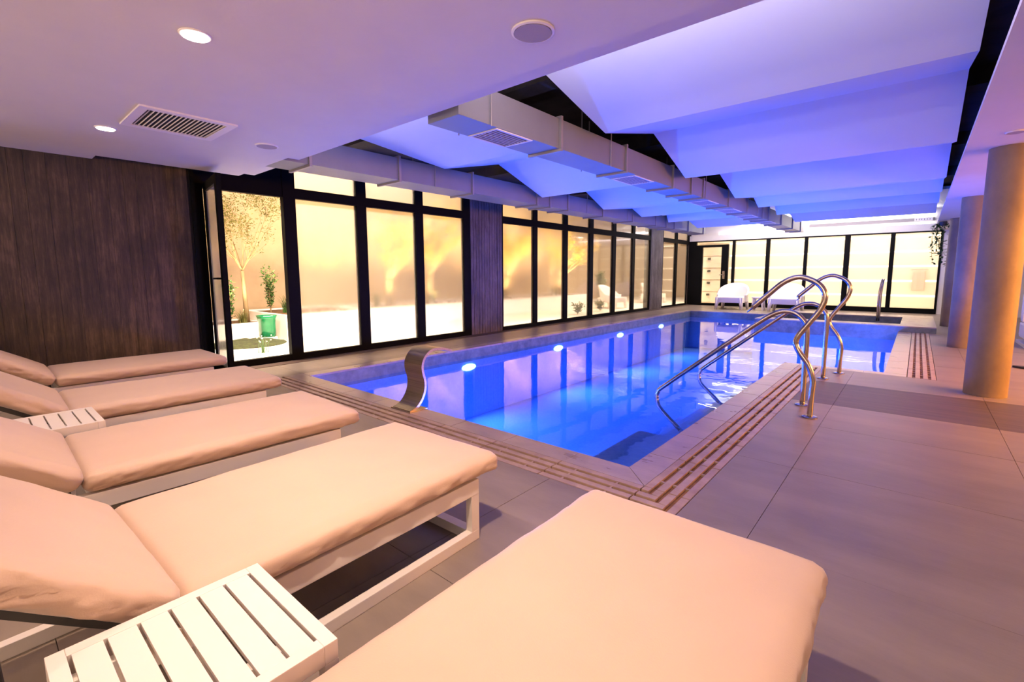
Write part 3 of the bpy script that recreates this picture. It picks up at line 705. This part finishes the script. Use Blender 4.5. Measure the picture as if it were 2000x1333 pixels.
def make_lounger(seed, label, angle=37):
    t = thing('sun_lounger', label, 'sun lounger', group='padded sun loungers in a row')
    W = 0.355; T = 0.036
    obj('seat_cushion', cushion(0.725, 0.012, 1.215, 0.275, 0.362, 0.03, seed), m_cush, t, smooth=True)
    bc = obj('back_cushion', cushion(0.725, -0.80, -0.004, -0.047, 0.047, 0.034, seed + 5, 0.011), m_cush, t, smooth=True, loc=(0, 0.0, 0.322))
    bc.rotation_euler.x = -math.radians(angle)
    y1 = 1.10; yb_ = 0.03; y0 = -0.72
    for s in (-1, 1):
        xa, xb = sorted((s * W, s * (W - T)))
        obj('side_rail', box(xa, xb, y0, y1, 0.205, 0.272, bev=.003), m_frame, t)
        obj('floor_rail', box(xa, xb, y0, y1, 0.0, 0.045, bev=.003), m_frame, t)
        for ya, yb2 in ((y1 - 0.045, y1), (yb_, yb_ + 0.045), (y0, y0 + 0.045)):
            obj('leg', box(xa + .001, xb - .001, ya, yb2, 0.045, 0.206), m_frame, t)
        br = obj('back_rail', box(xa + s * -0.05, xb + s * -0.05, -0.74, 0.0, -0.075, -0.049), m_frame2, t, loc=(0, 0.0, 0.322)); br.rotation_euler.x = -math.radians(angle)
    obj('cross_rail', box(-W + T, W - T, y1 - 0.045, y1 - .001, 0.205, 0.27), m_frame, t)
    obj('cross_rail', box(-W + T, W - T, y1 - 0.045, y1 - .001, 0.001, 0.044), m_frame, t)
    obj('cross_rail', box(-W + T, W - T, 0.03, 0.07, 0.205, 0.27), m_frame, t)
    obj('seat_panel', box(-W + T, W - T, 0.07, y1 - 0.045, 0.255, 0.271), m_frame2, t)
    bm = bmesh.new(); add_tube(bm, [(-.25, -.52, .62), (-.25, -.30, .215)], 0.012, 8); add_tube(bm, [(.25, -.52, .62), (.25, -.30, .215)], 0.012, 8); add_tube(bm, [(-.3, -.30, .215), (.3, -.30, .215)], 0.012, 8)
    obj('recline_strut', bm, m_frame2, t)
    return t
L = [make_lounger(1, 'beige padded sun lounger filling the bottom of the photo, nearest of the row', 36),
     make_lounger(2, 'beige padded sun lounger behind the near slatted table, second nearest', 38),
     make_lounger(3, 'brightly lit beige sun lounger, middle of the row of five', 34),
     make_lounger(4, 'beige sun lounger with the farther slatted table at its side, fourth in the row', 34),
     make_lounger(5, 'beige sun lounger against the dark wall, farthest from the camera', 32)]
for o, (x, y, a) in zip(L, [(-0.49, 0.255, 0.5), (-1.69, 0.262, 2.0), (-2.815, 0.24, -1.0), (-4.08, 0.34, -1.0), (-5.42, 0.40, 0)]):
    o.location = (x, y, 0); o.rotation_euler.z = math.radians(a)

def side_table(x, y, label, rz=0):
    t = thing('slatted_side_table', label, 'side table', (x, y, 0), rz, 'white slatted side tables')
    A = 0.205; B = 0.205; zt = 0.38; th = 0.045; e = 0.030
    obj('edge_rail', box(-A, A, B - e, B, zt - th, zt, bev=.002), m_frame, t); obj('edge_rail', box(-A, A, -B, -B + e, zt - th, zt, bev=.002), m_frame, t)
    obj('edge_rail', box(-A, -A + e, -B + e, B - e, zt - th, zt, bev=.002), m_frame, t); obj('edge_rail', box(A - e, A, -B + e, B - e, zt - th, zt, bev=.002), m_frame, t)
    n = 6; gap = 0.0075; span = 2 * (B - e); sw = (span - (n + 1) * gap) / n
    for k in range(n):
        ya = -B + e + gap + k * (sw + gap)
        obj('slat', box(-A + e, A - e, ya, ya + sw, zt - 0.012, zt - 0.001), m_frame, t)
    for sx_ in (-1, 1):
        for sy_ in (-1, 1):
            xa, xb = sorted((sx_ * A, sx_ * (A - .03))); ya, yb2 = sorted((sy_ * B, sy_ * (B - .03)))
            obj('leg', box(xa, xb, ya, yb2, 0, zt - th), m_frame, t)
    return t
side_table(-1.085, 0.245, 'white slatted side table in the bottom left corner, beside the nearest lounger', math.radians(0.5))
side_table(-3.44, 0.225, 'white slatted side table between the third and fourth loungers')

# ------------------------------------------------------------------ WATER BLADE SPOUT
sx0, sx1 = -3.36, -3.12
wb = thing('waterfall_spout', 'curved brushed steel waterfall spout standing on the front pool edge', 'water spout', (-3.24, 2.40, 0)); wbl = (-3.24, 2.40, 0)
prof = spline([(2.33, 0.004), (2.40, 0.03), (2.455, 0.085), (2.49, 0.16), (2.495, 0.24), (2.475, 0.31), (2.470, 0.38), (2.50, 0.445), (2.56, 0.49), (2.63, 0.50), (2.71, 0.492), (2.80, 0.462)], 6)
bm = bmesh.new(); th = 0.022; rows = []
P2 = [Vector((p[0], p[1])) for p in [(q.x, q.y) for q in [Vector((a[0], a[1], 0)) for a in prof]]]
for i, p in enumerate(P2):
    d = (P2[min(i + 1, len(P2) - 1)] - P2[max(i - 1, 0)]).normalized(); nrm = Vector((-d.y, d.x)) * th * 0.5
    flare = 0.0
    q1, q2 = p + nrm, p - nrm
    rows.append([bm.verts.new((sx0 + flare, q1.x, max(q1.y, .001))), bm.verts.new((sx1 - flare, q1.x, max(q1.y, .001))), bm.verts.new((sx1 - flare, q2.x, max(q2.y, .001))), bm.verts.new((sx0 + flare, q2.x, max(q2.y, .001)))])
for a, b in zip(rows, rows[1:]):
    for k in range(4): bm.faces.new((a[k], a[(k + 1) % 4], b[(k + 1) % 4], b[k]))
bm.faces.new(rows[0][::-1]); bm.faces.new(rows[-1])
o = obj('spout_blade', local(bm, wbl), m_brushed, wb); sharp_smooth(o, 50)
obj('base_plate', local(box(sx0 - .015, sx1 + .015, 2.315, 2.50, 0.0015, 0.009), wbl), m_brushed, wb)

# ------------------------------------------------------------------ HANDRAILS
outer = [(-0.575, 0.0), (-0.575, 0.16), (-0.572, 0.30), (-0.61, 0.42), (-0.69, 0.54), (-0.70, 0.62), (-0.63, 0.74), (-0.555, 0.86), (-0.53, 0.96), (-0.56, 1.04), (-0.63, 1.09), (-0.72, 1.11), (-0.82, 1.065), (-0.93, 0.96), (-1.03, 0.86)]
inner = [(-0.685, 0.0), (-0.685, 0.35), (-0.685, 0.64), (-0.71, 0.73), (-0.78, 0.795), (-0.87, 0.81), (-0.96, 0.775), (-1.10, 0.67), (-1.50, 0.335), (-1.92, -0.02), (-1.985, -0.09), (-1.995, -0.17), (-1.94, -0.28), (-1.74, -0.45)]
def handrail(pts, y, label, tip):
    t = thing('handrail', label, 'handrail', (pts[0][0], y, 0), group='steel pool handrails')
    l = (pts[0][0], y, 0)
    P = spline([(p[0], y, p[1]) for p in pts], 5)
    R = [0.021] * len(P)
    if tip:
        P += [Vector((-1.045, y, 0.845)), Vector((-1.075, y, 0.815))]; R += [0.010, 0.004]
    bm = bmesh.new(); add_tube(bm, P, R, 14); obj('rail_tube', local(bm, l), m_steel, t, smooth=True)
    bm = bmesh.new(); lathe(bm, [(0.055, 0.001), (0.055, 0.007), (0.045, 0.012), (0.024, 0.016)], n=28); obj('base_flange', bm, m_steel, t)
handrail(outer, 4.30, 'tall looped steel handrail post nearest the camera, curling back over the pool', True)
handrail(inner, 4.66, 'lower steel rail sloping into the water, nearer of the two', False)
handrail([(x - 0.02, z) for x, z in inner], 5.99, 'lower steel rail sloping into the water, farther of the two', False)
handrail([(x - 0.03, z) for x, z in outer], 6.42, 'tall looped steel handrail post farther away by the pool corner', True)
# small ladder rail of the tub
t = thing('tub_ladder_rail', 'thin upright steel ladder rail at the back edge of the plunge tub', 'handrail', (-0.66, 13.95, TZ))
bm = bmesh.new()
for dx in (0, 0.035):
    add_tube(bm, spline([(dx, 0.05, 0), (dx + .0, 0.05, 0.5), (dx + .02, 0.03, 0.78), (dx + .03, -0.03, 0.86), (dx + .03, -0.12, 0.80), (dx + .0, -0.16, 0.5), (dx, -0.16, -0.10)], 5), 0.016, 8)
obj('rail_tube', bm, m_steel, t, smooth=True)

# ------------------------------------------------------------------ FAR CHAIRS
def tub_chair(x, y, label, rz=0, s=1.0):
    t = thing('tub_armchair', label, 'armchair', (x, y, 0), rz, 'white moulded tub armchairs')
    bm = bmesh.new(); n = 28; prof = []
    rings = []
    for j in range(9):
        v_ = j / 8
        ring = []
        for k in range(n + 1):
            a = -PI * 0.12 + (PI * 1.24) * k / n     # wraps back; open to -y (front)
            back = max(0, math.sin(a)) ** 0.8
            h = 0.20 + v_ * (0.24 + 0.32 * back)
            r = 0.36 + 0.07 * v_ * (0.6 + 0.6 * back)
            ring.append((r * math.cos(a) * 1.05 * s, r * math.sin(a) * s + 0.02, h * s))
        rings.append(ring)
    def sheet(off):
        vs = [[bm.verts.new((p[0] * off, (p[1] - .02) * off + .02, p[2])) for p in ring] for ring in rings]
        return vs
    A_ = sheet(1.0); B_ = sheet(0.90)
    for V in (A_, B_):
        for a, b in zip(V, V[1:]):
            for k in range(n): bm.faces.new((a[k], a[k + 1], b[k + 1], b[k]))
    for k in range(n):
        bm.faces.new((A_[-1][k], A_[-1][k + 1], B_[-1][k + 1], B_[-1][k])); bm.faces.new((A_[0][k], A_[0][k + 1], B_[0][k + 1], B_[0][k]))
    for j in range(8):
        for e in (0, n): bm.faces.new((A_[j][e], A_[j + 1][e], B_[j + 1][e], B_[j][e]))
    obj('backrest', bm, m_whiteplastic, t, smooth=True)
    bm = box(-0.37 * s, 0.37 * s, -0.34 * s, 0.34 * s, 0.20 * s, 0.36 * s, bev=0.03); obj('seat', bm, m_whiteplastic, t, smooth=False)
    for a in (-1, 1):
        for b in (-1, 1):
            bm = bmesh.new(); add_tube(bm, [(a * .31 * s, b * .28 * s, .33 * s), (a * .35 * s, b * .31 * s, 0.0)], [0.07, 0.04], 8); obj('leg', bm, m_whiteplastic, t, smooth=True)
    return t
tub_chair(-4.40, 15.75, 'white moulded tub armchair in front of the far glass door', 0, 1.08)
tub_chair(-2.90, 15.75, 'white moulded tub armchair partly behind the handrail loop', 0, 1.08)
t = thing('low_side_table', 'small white low table between the two far armchairs', 'side table', (-3.62, 15.7, 0))
bm = bmesh.new(); lathe(bm, [(0.17, 0.36), (0.20, 0.375), (0.20, 0.40), (0.19, 0.405)], n=24); obj('table_top', bm, m_whiteplastic, t)
for a in (-1, 1):
    for b in (-1, 1):
        bm = bmesh.new(); add_tube(bm, [(a * .11, b * .11, .37), (a * .15, b * .15, 0)], [0.03, 0.022], 8); obj('leg', bm, m_whiteplastic, t)

# right side: bench end and slipper
t = thing('white_lounge_bench', 'white upholstered lounge bench end at the right edge past the nearest column', 'bench', (1.75, 10.6, 0))
obj('bench_seat', box(-.45, .6, -.4, .5, .10, .34, bev=.04), m_whiteplastic, t); obj('bench_back', box(-.45, .6, .3, .5, .34, .80, bev=.05), m_whiteplastic, t)
obj('bench_plinth', box(-.47, .6, -.42, .5, 0.0, .05), m_frame, t); obj('bench_leg', box(-.42, -.36, -.36, -.30, .05, .10), m_frame, t)
t = thing('slipper', 'black and white slide slipper on the floor right of the nearest column', 'slipper', (1.06, 8.1, 0), math.radians(-20))
bm = bmesh.new()
ov = [(0.045 * math.cos(a) * (1.1 if math.sin(a) > 0 else .9), 0.13 * math.sin(a)) for a in [2 * PI * k / 24 for k in range(24)]]
vs = [bm.verts.new((x, y, 0.001)) for x, y in ov]; f = bm.faces.new(vs); r = bmesh.ops.extrude_face_region(bm, geom=[f]); bmesh.ops.translate(bm, verts=[q for q in r['geom'] if isinstance(q, bmesh.types.BMVert)], vec=(0, 0, .022))
bmesh.ops.rotate(bm, verts=bm.verts[:], matrix=Matrix.Rotation(PI / 2, 3, 'Z'))
obj('sole', bm, m_rubber, t)
bm = bmesh.new()
pp = [(-.045, .022), (-.04, .05), (0, .068), (.04, .05), (.045, .022)]
for x0_ in (0.02,):
    A_ = [bm.verts.new((x0_, p[0], p[1])) for p in pp]; B_ = [bm.verts.new((x0_ + .07, p[0], p[1])) for p in pp]
    for k in range(4): bm.faces.new((A_[k], A_[k + 1], B_[k + 1], B_[k]))
r = bmesh.ops.solidify(bm, geom=bm.faces[:], thickness=0.004)
obj('strap', bm, m_whiteplastic, t)

# ------------------------------------------------------------------ PLANTS
def leaf_card(bm, p, d, l, wd, tilt=None):
    d = d.normalized(); s = d.cross(Vector((random.uniform(-.5, .5), random.uniform(-.5, .5), 1))).normalized() * wd
    n_ = d.cross(s).normalized() * wd * 0.25
    a = bm.verts.new(p); b = bm.verts.new(p + d * l * .5 + s + n_); c = bm.verts.new(p + d * l); e = bm.verts.new(p + d * l * .5 - s + n_)
    bm.faces.new((a, b, c)); bm.faces.new((a, c, e))
def tree(x, y, z0, h, label, fork=0.4, spread=0.8, leaves=1400, lean=(0, 0), leafm=None, seed=1, stems=1):
    rnd = random.Random(seed)
    t = thing('garden_tree', label, 'tree', (x, y, z0))
    bm = bmesh.new(); tips = []
    def branch(p, d, l, r, lvl):
        pts = [p]; rr = [r]; q = p.copy(); n = 4
        for i in range(n):
            d = (d + Vector((rnd.uniform(-.16, .16), rnd.uniform(-.16, .16), rnd.uniform(-.02, .10)))).normalized()
            q = q + d * l / n; pts.append(q.copy()); rr.append(r * (1 - 0.55 * (i + 1) / n))
        add_tube(bm, pts, rr, 6 if lvl else 10)
        if lvl >= 3: tips.extend(pts[1:]); return
        if lvl == 2: tips.extend(pts[2:])
        for k in range(4 if lvl else 6):
            i = rnd.randint(1, n) if lvl else rnd.randint(2, n)
            a = rnd.uniform(0, 2 * PI)
            nd = (d * 0.95 + Vector((math.cos(a), math.sin(a), rnd.uniform(.0, .5))) * rnd.uniform(.5, .95)).normalized()
            branch(pts[i], nd, l * rnd.uniform(.50, .72), rr[i] * .55, lvl + 1)
    for s in range(stems):
        st = Vector((rnd.uniform(-.06, .06), rnd.uniform(-.1, .1), 0)) if stems > 1 else Vector((0, 0, 0))
        d0 = Vector((lean[0] + rnd.uniform(-.2, .2) * (stems > 1), lean[1] + rnd.uniform(-.3, .3) * (stems > 1), 1)).normalized()
        fk = st + d0 * h * fork
        add_tube(bm, [st, st + d0 * h * fork * .5, fk], [0.05, 0.038, 0.030], 12)
        for k in range(8 if stems == 1 else 3):
            a = 2 * PI * k / (8 if stems == 1 else 5) + rnd.uniform(-.4, .4)
            branch(fk, (d0 * 1.0 + Vector((math.cos(a), math.sin(a), 0)) * rnd.uniform(.25, spread)).normalized(), h * 0.34, 0.012 if stems == 1 else 0.020, 1)
    obj('trunk', bm, m_bark, t, smooth=True)
    bm = bmesh.new()
    for k in range(leaves):
        p = rnd.choice(tips) + Vector((rnd.gauss(0, .05), rnd.gauss(0, .06), rnd.gauss(0, .04)))
        leaf_card(bm, p, Vector((rnd.uniform(-1, 1), rnd.uniform(-1, 1), rnd.uniform(-.8, .3))), rnd.uniform(.035, .06), .012)
    o = obj('foliage', bm, leafm or m_leafy, t); o['kind'] = 'stuff'
    return t
def shrub(x, y, z0, h, r, label, m, n=500, seed=1, name='garden_shrub'):
    rnd = random.Random(seed); t = thing(name, label, 'shrub', (x, y, z0))
    bm = bmesh.new(); tips = []
    for k in range(9):
        a = rnd.uniform(0, 2 * PI); rr = r * rnd.uniform(.2, .9)
        P = spline([(0, 0, 0), (rr * .4 * math.cos(a), rr * .4 * math.sin(a), h * .5), (rr * math.cos(a) * .8, rr * math.sin(a) * .8, h * rnd.uniform(.7, 1))], 4)
        add_tube(bm, P, [0.008 * (1 - .8 * i / len(P)) for i in range(len(P))], 5); tips += P[2:]
    obj('stems', bm, m_bark, t)
    bm = bmesh.new()
    for k in range(n):
        p = rnd.choice(tips) + Vector((rnd.gauss(0, r * .16), rnd.gauss(0, r * .16), rnd.gauss(0, h * .05)))
        leaf_card(bm, p, Vector((rnd.uniform(-1, 1), rnd.uniform(-1, 1), rnd.uniform(-.3, .9))), rnd.uniform(.04, .08), .018)
    o = obj('foliage', bm, m, t); o['kind'] = 'stuff'
    return t
def grass_clump(x, y, z0, h, label, m, n=90, seed=1, flowers=False):
    rnd = random.Random(seed); t = thing('grass_clump', label, 'plant', (x, y, z0)); bm = bmesh.new(); tips = []
    for k in range(n):
        a = rnd.uniform(0, 2 * PI); s = rnd.uniform(.1, .55); hh = h * rnd.uniform(.6, 1)
        base = Vector((rnd.gauss(0, .03), rnd.gauss(0, .03), 0)); pr_ = None
        side = Vector((-math.sin(a), math.cos(a), 0)) * 0.006
        for i in range(6):
            u = i / 5; p = base + Vector((math.cos(a) * s * h * u * u, math.sin(a) * s * h * u * u, hh * u * (1 - .15 * u)))
            q = (bm.verts.new(p + side * (1 - u * .9)), bm.verts.new(p - side * (1 - u * .9)))
            if pr_: bm.faces.new((pr_[0], pr_[1], q[1], q[0]))
            pr_ = q
        tips.append(p)
    o = obj('blades', bm, m, t); o['kind'] = 'stuff'
    if flowers:
        for p in tips[:9]:
            bm = bmesh.new(); bmesh.ops.create_icosphere(bm, subdivisions=1, radius=0.010); obj('flower', bm, m_flower, t, loc=p)
    return t

# ------------------------------------------------------------------ GARDEN
gw = struct(obj('wall_garden', box(-11.15, -11.0, -1.0, 22.0, -0.1, 4.2), m_garden_wall), 'warm rendered garden wall lit from below')
struct(obj('wall_garden_end', box(-11.0, -6.4, 21.9, 22.05, -0.1, 4.2), m_garden_wall)); struct(obj('wall_garden_near', box(-11.0, -6.4, -1.15, -1.0, -0.1, 4.2), m_garden_wall))
gg = obj('garden_ground', box(-11.0, -6.37, -1.0, 22.0, -0.10, -0.005), m_gravel); struct(gg, 'white gravel garden strip outside the glass')
# dark groundcover mound
bm = bmesh.new(); bmesh.ops.create_uvsphere(bm, u_segments=32, v_segments=12, radius=1)
bmesh.ops.scale(bm, verts=bm.verts[:], vec=(0.58, 0.60, 0.09))
for q in bm.verts: q.co += Vector((0, 0, 0.02 * noise.noise(q.co * 9)))
tag(obj('groundcover_mound', bm, m_grass, loc=(-8.40, 3.02, -0.02), smooth=True), 'low dark green groundcover mound seen through the open door', 'ground cover')
# white planters
def planter(x0, x1, y0, y1, h, label):
    t = thing('raised_planter', label, 'planter', ((x0 + x1) / 2, (y0 + y1) / 2, 0)); l = ((x0 + x1) / 2, (y0 + y1) / 2, 0)
    bm = bmesh.new(); e = 0.05
    add_box(bm, x0, x1, y0, y0 + e, 0, h); add_box(bm, x0, x1, y1 - e, y1, 0, h); add_box(bm, x0, x0 + e, y0 + e, y1 - e, 0, h); add_box(bm, x1 - e, x1, y0 + e, y1 - e, 0, h)
    obj('planter_wall', local(bm, l), m_planter, t); obj('mulch', local(box(x0 + e, x1 - e, y0 + e, y1 - e, 0.0, h - .03), l), m_soil, t)
planter(-10.3, -9.25, 2.0, 3.62, 0.27, 'low white planter holding the tree seen through the open door')
planter(-10.3, -8.35, 3.64, 5.4, 0.44, 'taller white planter block right of the green glass vase')
planter(-10.3, -8.8, 5.6, 14.3, 0.42, 'long low white planter along the garden wall')
tree(-9.6, 3.46, 0.24, 2.9, 'slender uplit garden tree seen through the open door', 0.34, 0.75, 3600, (0.0, -0.03), seed=5)
tree(-9.55, 6.6, 0.39, 2.6, 'uplit garden tree blurred behind the second steamed pane from the open door', 0.25, 1.0, 5000, leafm=m_leafgold, seed=8, stems=3)
tree(-9.55, 7.75, 0.39, 2.9, 'uplit garden tree blurred behind the third steamed pane from the open door', 0.25, 1.0, 7000, leafm=m_leafgold, seed=11, stems=3)
tree(-9.5, 10.7, 0.39, 2.8, 'uplit golden tree behind the first pane past the near grooved pier', 0.25, 0.9, 7000, leafm=m_leafgold, seed=14, stems=4)
tree(-9.5, 13.4, 0.39, 2.8, 'uplit golden tree behind the second pane past the near grooved pier', 0.25, 0.9, 7000, leafm=m_leafgold, seed=17, stems=3)
shrub(-9.5, 3.14, 0.24, 0.80, 0.14, 'dark leafy shrub left of the garden tree trunk', m_leafg, 500, 21)
shrub(-9.6, 3.90, 0.41, 0.85, 0.15, 'tall thin green shrub behind the green glass vase', m_leafg, 450, 22)
grass_clump(-9.35, 3.30, 0.24, 0.34, 'yellow-green grass tuft at the foot of the garden tree', m_leafy, 120, 23)
grass_clump(-9.3, 4.08, 0.41, 0.42, 'dark spiky grass in the taller white planter', m_leafg, 90, 24)
grass_clump(-7.25, 2.80, 0.0, 0.30, 'sparse flowering stems with white heads just outside the open door', m_leafg, 16, 25, True)
for i, (y, wh) in enumerate(((6.0, 'second steamed pane from the open door'), (7.6, 'third steamed pane from the open door'), (10.2, 'first pane past the near grooved pier'), (12.8, 'second pane past the near grooved pier'))):
    grass_clump(-9.15, y, 0.39, 0.5, 'golden planter grass tuft behind the ' + wh, m_leafy, 110, 30 + i)
# green glass vase
t = thing('glass_vase', 'square green textured glass vase on the ground in the garden', 'vase', (-8.62, 3.42, 0.06))
bm = bmesh.new(); n = 20
def sq(r, z):
    out = []
    for k in range(n):
        a = 2 * PI * k / n; c, s = math.cos(a), math.sin(a); q = (abs(c) ** 5 + abs(s) ** 5) ** (-1 / 5)
        out.append(bm.verts.new((r * q * c + .004 * math.sin(k * 2.3 + z * 30), r * q * s, z)))
    return out
R_ = [sq(.10, 0), sq(.115, .02), sq(.12, .12), sq(.115, .22), sq(.125, .32), sq(.145, .38), sq(.13, .38), sq(.11, .31), sq(.10, .2), sq(.10, .03)]
for a, b in zip(R_, R_[1:]):
    for k in range(n): bm.faces.new((a[k], a[(k + 1) % n], b[(k + 1) % n], b[k]))
bm.faces.new(R_[0][::-1]); bm.faces.new(R_[-1])
obj('vase_body', bm, m_greenglass, t, smooth=True)
obj('vase_foot', box(-.12, .12, -.12, .12, -.06, 0), m_planter, t)
# garden lantern
t = thing('bollard_lamp', 'small dark bollard light against the taller white planter', 'lamp', (-8.30, 3.80, 0))
obj('post', box(-.025, .025, -.035, .035, 0, .26), m_black, t); obj('lamp_head', box(-.03, .03, -.04, .04, .26, .30), m_frame2, t)
# outdoor lounge chairs far down the garden
tub_chair(-7.6, 13.9, 'pale tub armchair outside in the garden, nearer of two seen through the glass', PI / 2, 1.0)
tub_chair(-7.7, 17.3, 'pale tub armchair outside in the garden at the far end', PI / 2, 1.0)
shrub(-8.6, 14.9, 0.0, 1.15, 0.22, 'round dark green shrub outside beyond the nearer garden chair', m_leafg, 2600, 41)
for i, (x, y, lab) in enumerate([(-7.2, 11.2, 'low green plant outside the third pane past the near grooved pier'), (-7.3, 12.6, 'low green plant outside the fourth pane past the near grooved pier'), (-7.2, 16.0, 'low green plant outside the farthest garden panes')]):
    shrub(x, y, 0.0, 0.30, 0.28, lab, m_leafg, 350, 50 + i, 'low_garden_plant')
# hanging plant by the right end of the far glazing
t = thing('hanging_plant', 'leafy trailing plant hanging beside the right end of the far glazing', 'plant', (0.32, 13.9, 2.2))
rnd = random.Random(3); bm = bmesh.new(); bl = bmesh.new()
for k in range(9):
    a = rnd.uniform(0, 2 * PI); r = rnd.uniform(.03, .19); l = rnd.uniform(.35, .95)
    P = spline([(0, 0, 0), (r * math.cos(a), r * .5 * math.sin(a), -.08), (r * 1.0 * math.cos(a), r * .5 * math.sin(a), -l * .6), (r * .9 * math.cos(a) + .02, r * .5 * math.sin(a), -l)], 6)
    add_tube(bm, P, 0.003, 5)
    for p in P[3:]:
        for q in range(2):
            if rnd.random() < .75: leaf_card(bl, p + Vector((rnd.gauss(0, .01), rnd.gauss(0, .01), 0)), Vector((rnd.uniform(-1, 1), rnd.uniform(-.6, .6), rnd.uniform(-.8, .2))), rnd.uniform(.06, .09), .022)
obj('vines', bm, m_leafg, t); o = obj('foliage', bl, m_leafg, t); o['kind'] = 'stuff'
bm = bmesh.new(); lathe(bm, [(.05, -.09), (.075, -.02), (.075, .0)], n=16); obj('pot', bm, m_frame2, t, loc=(0, 0, .02))
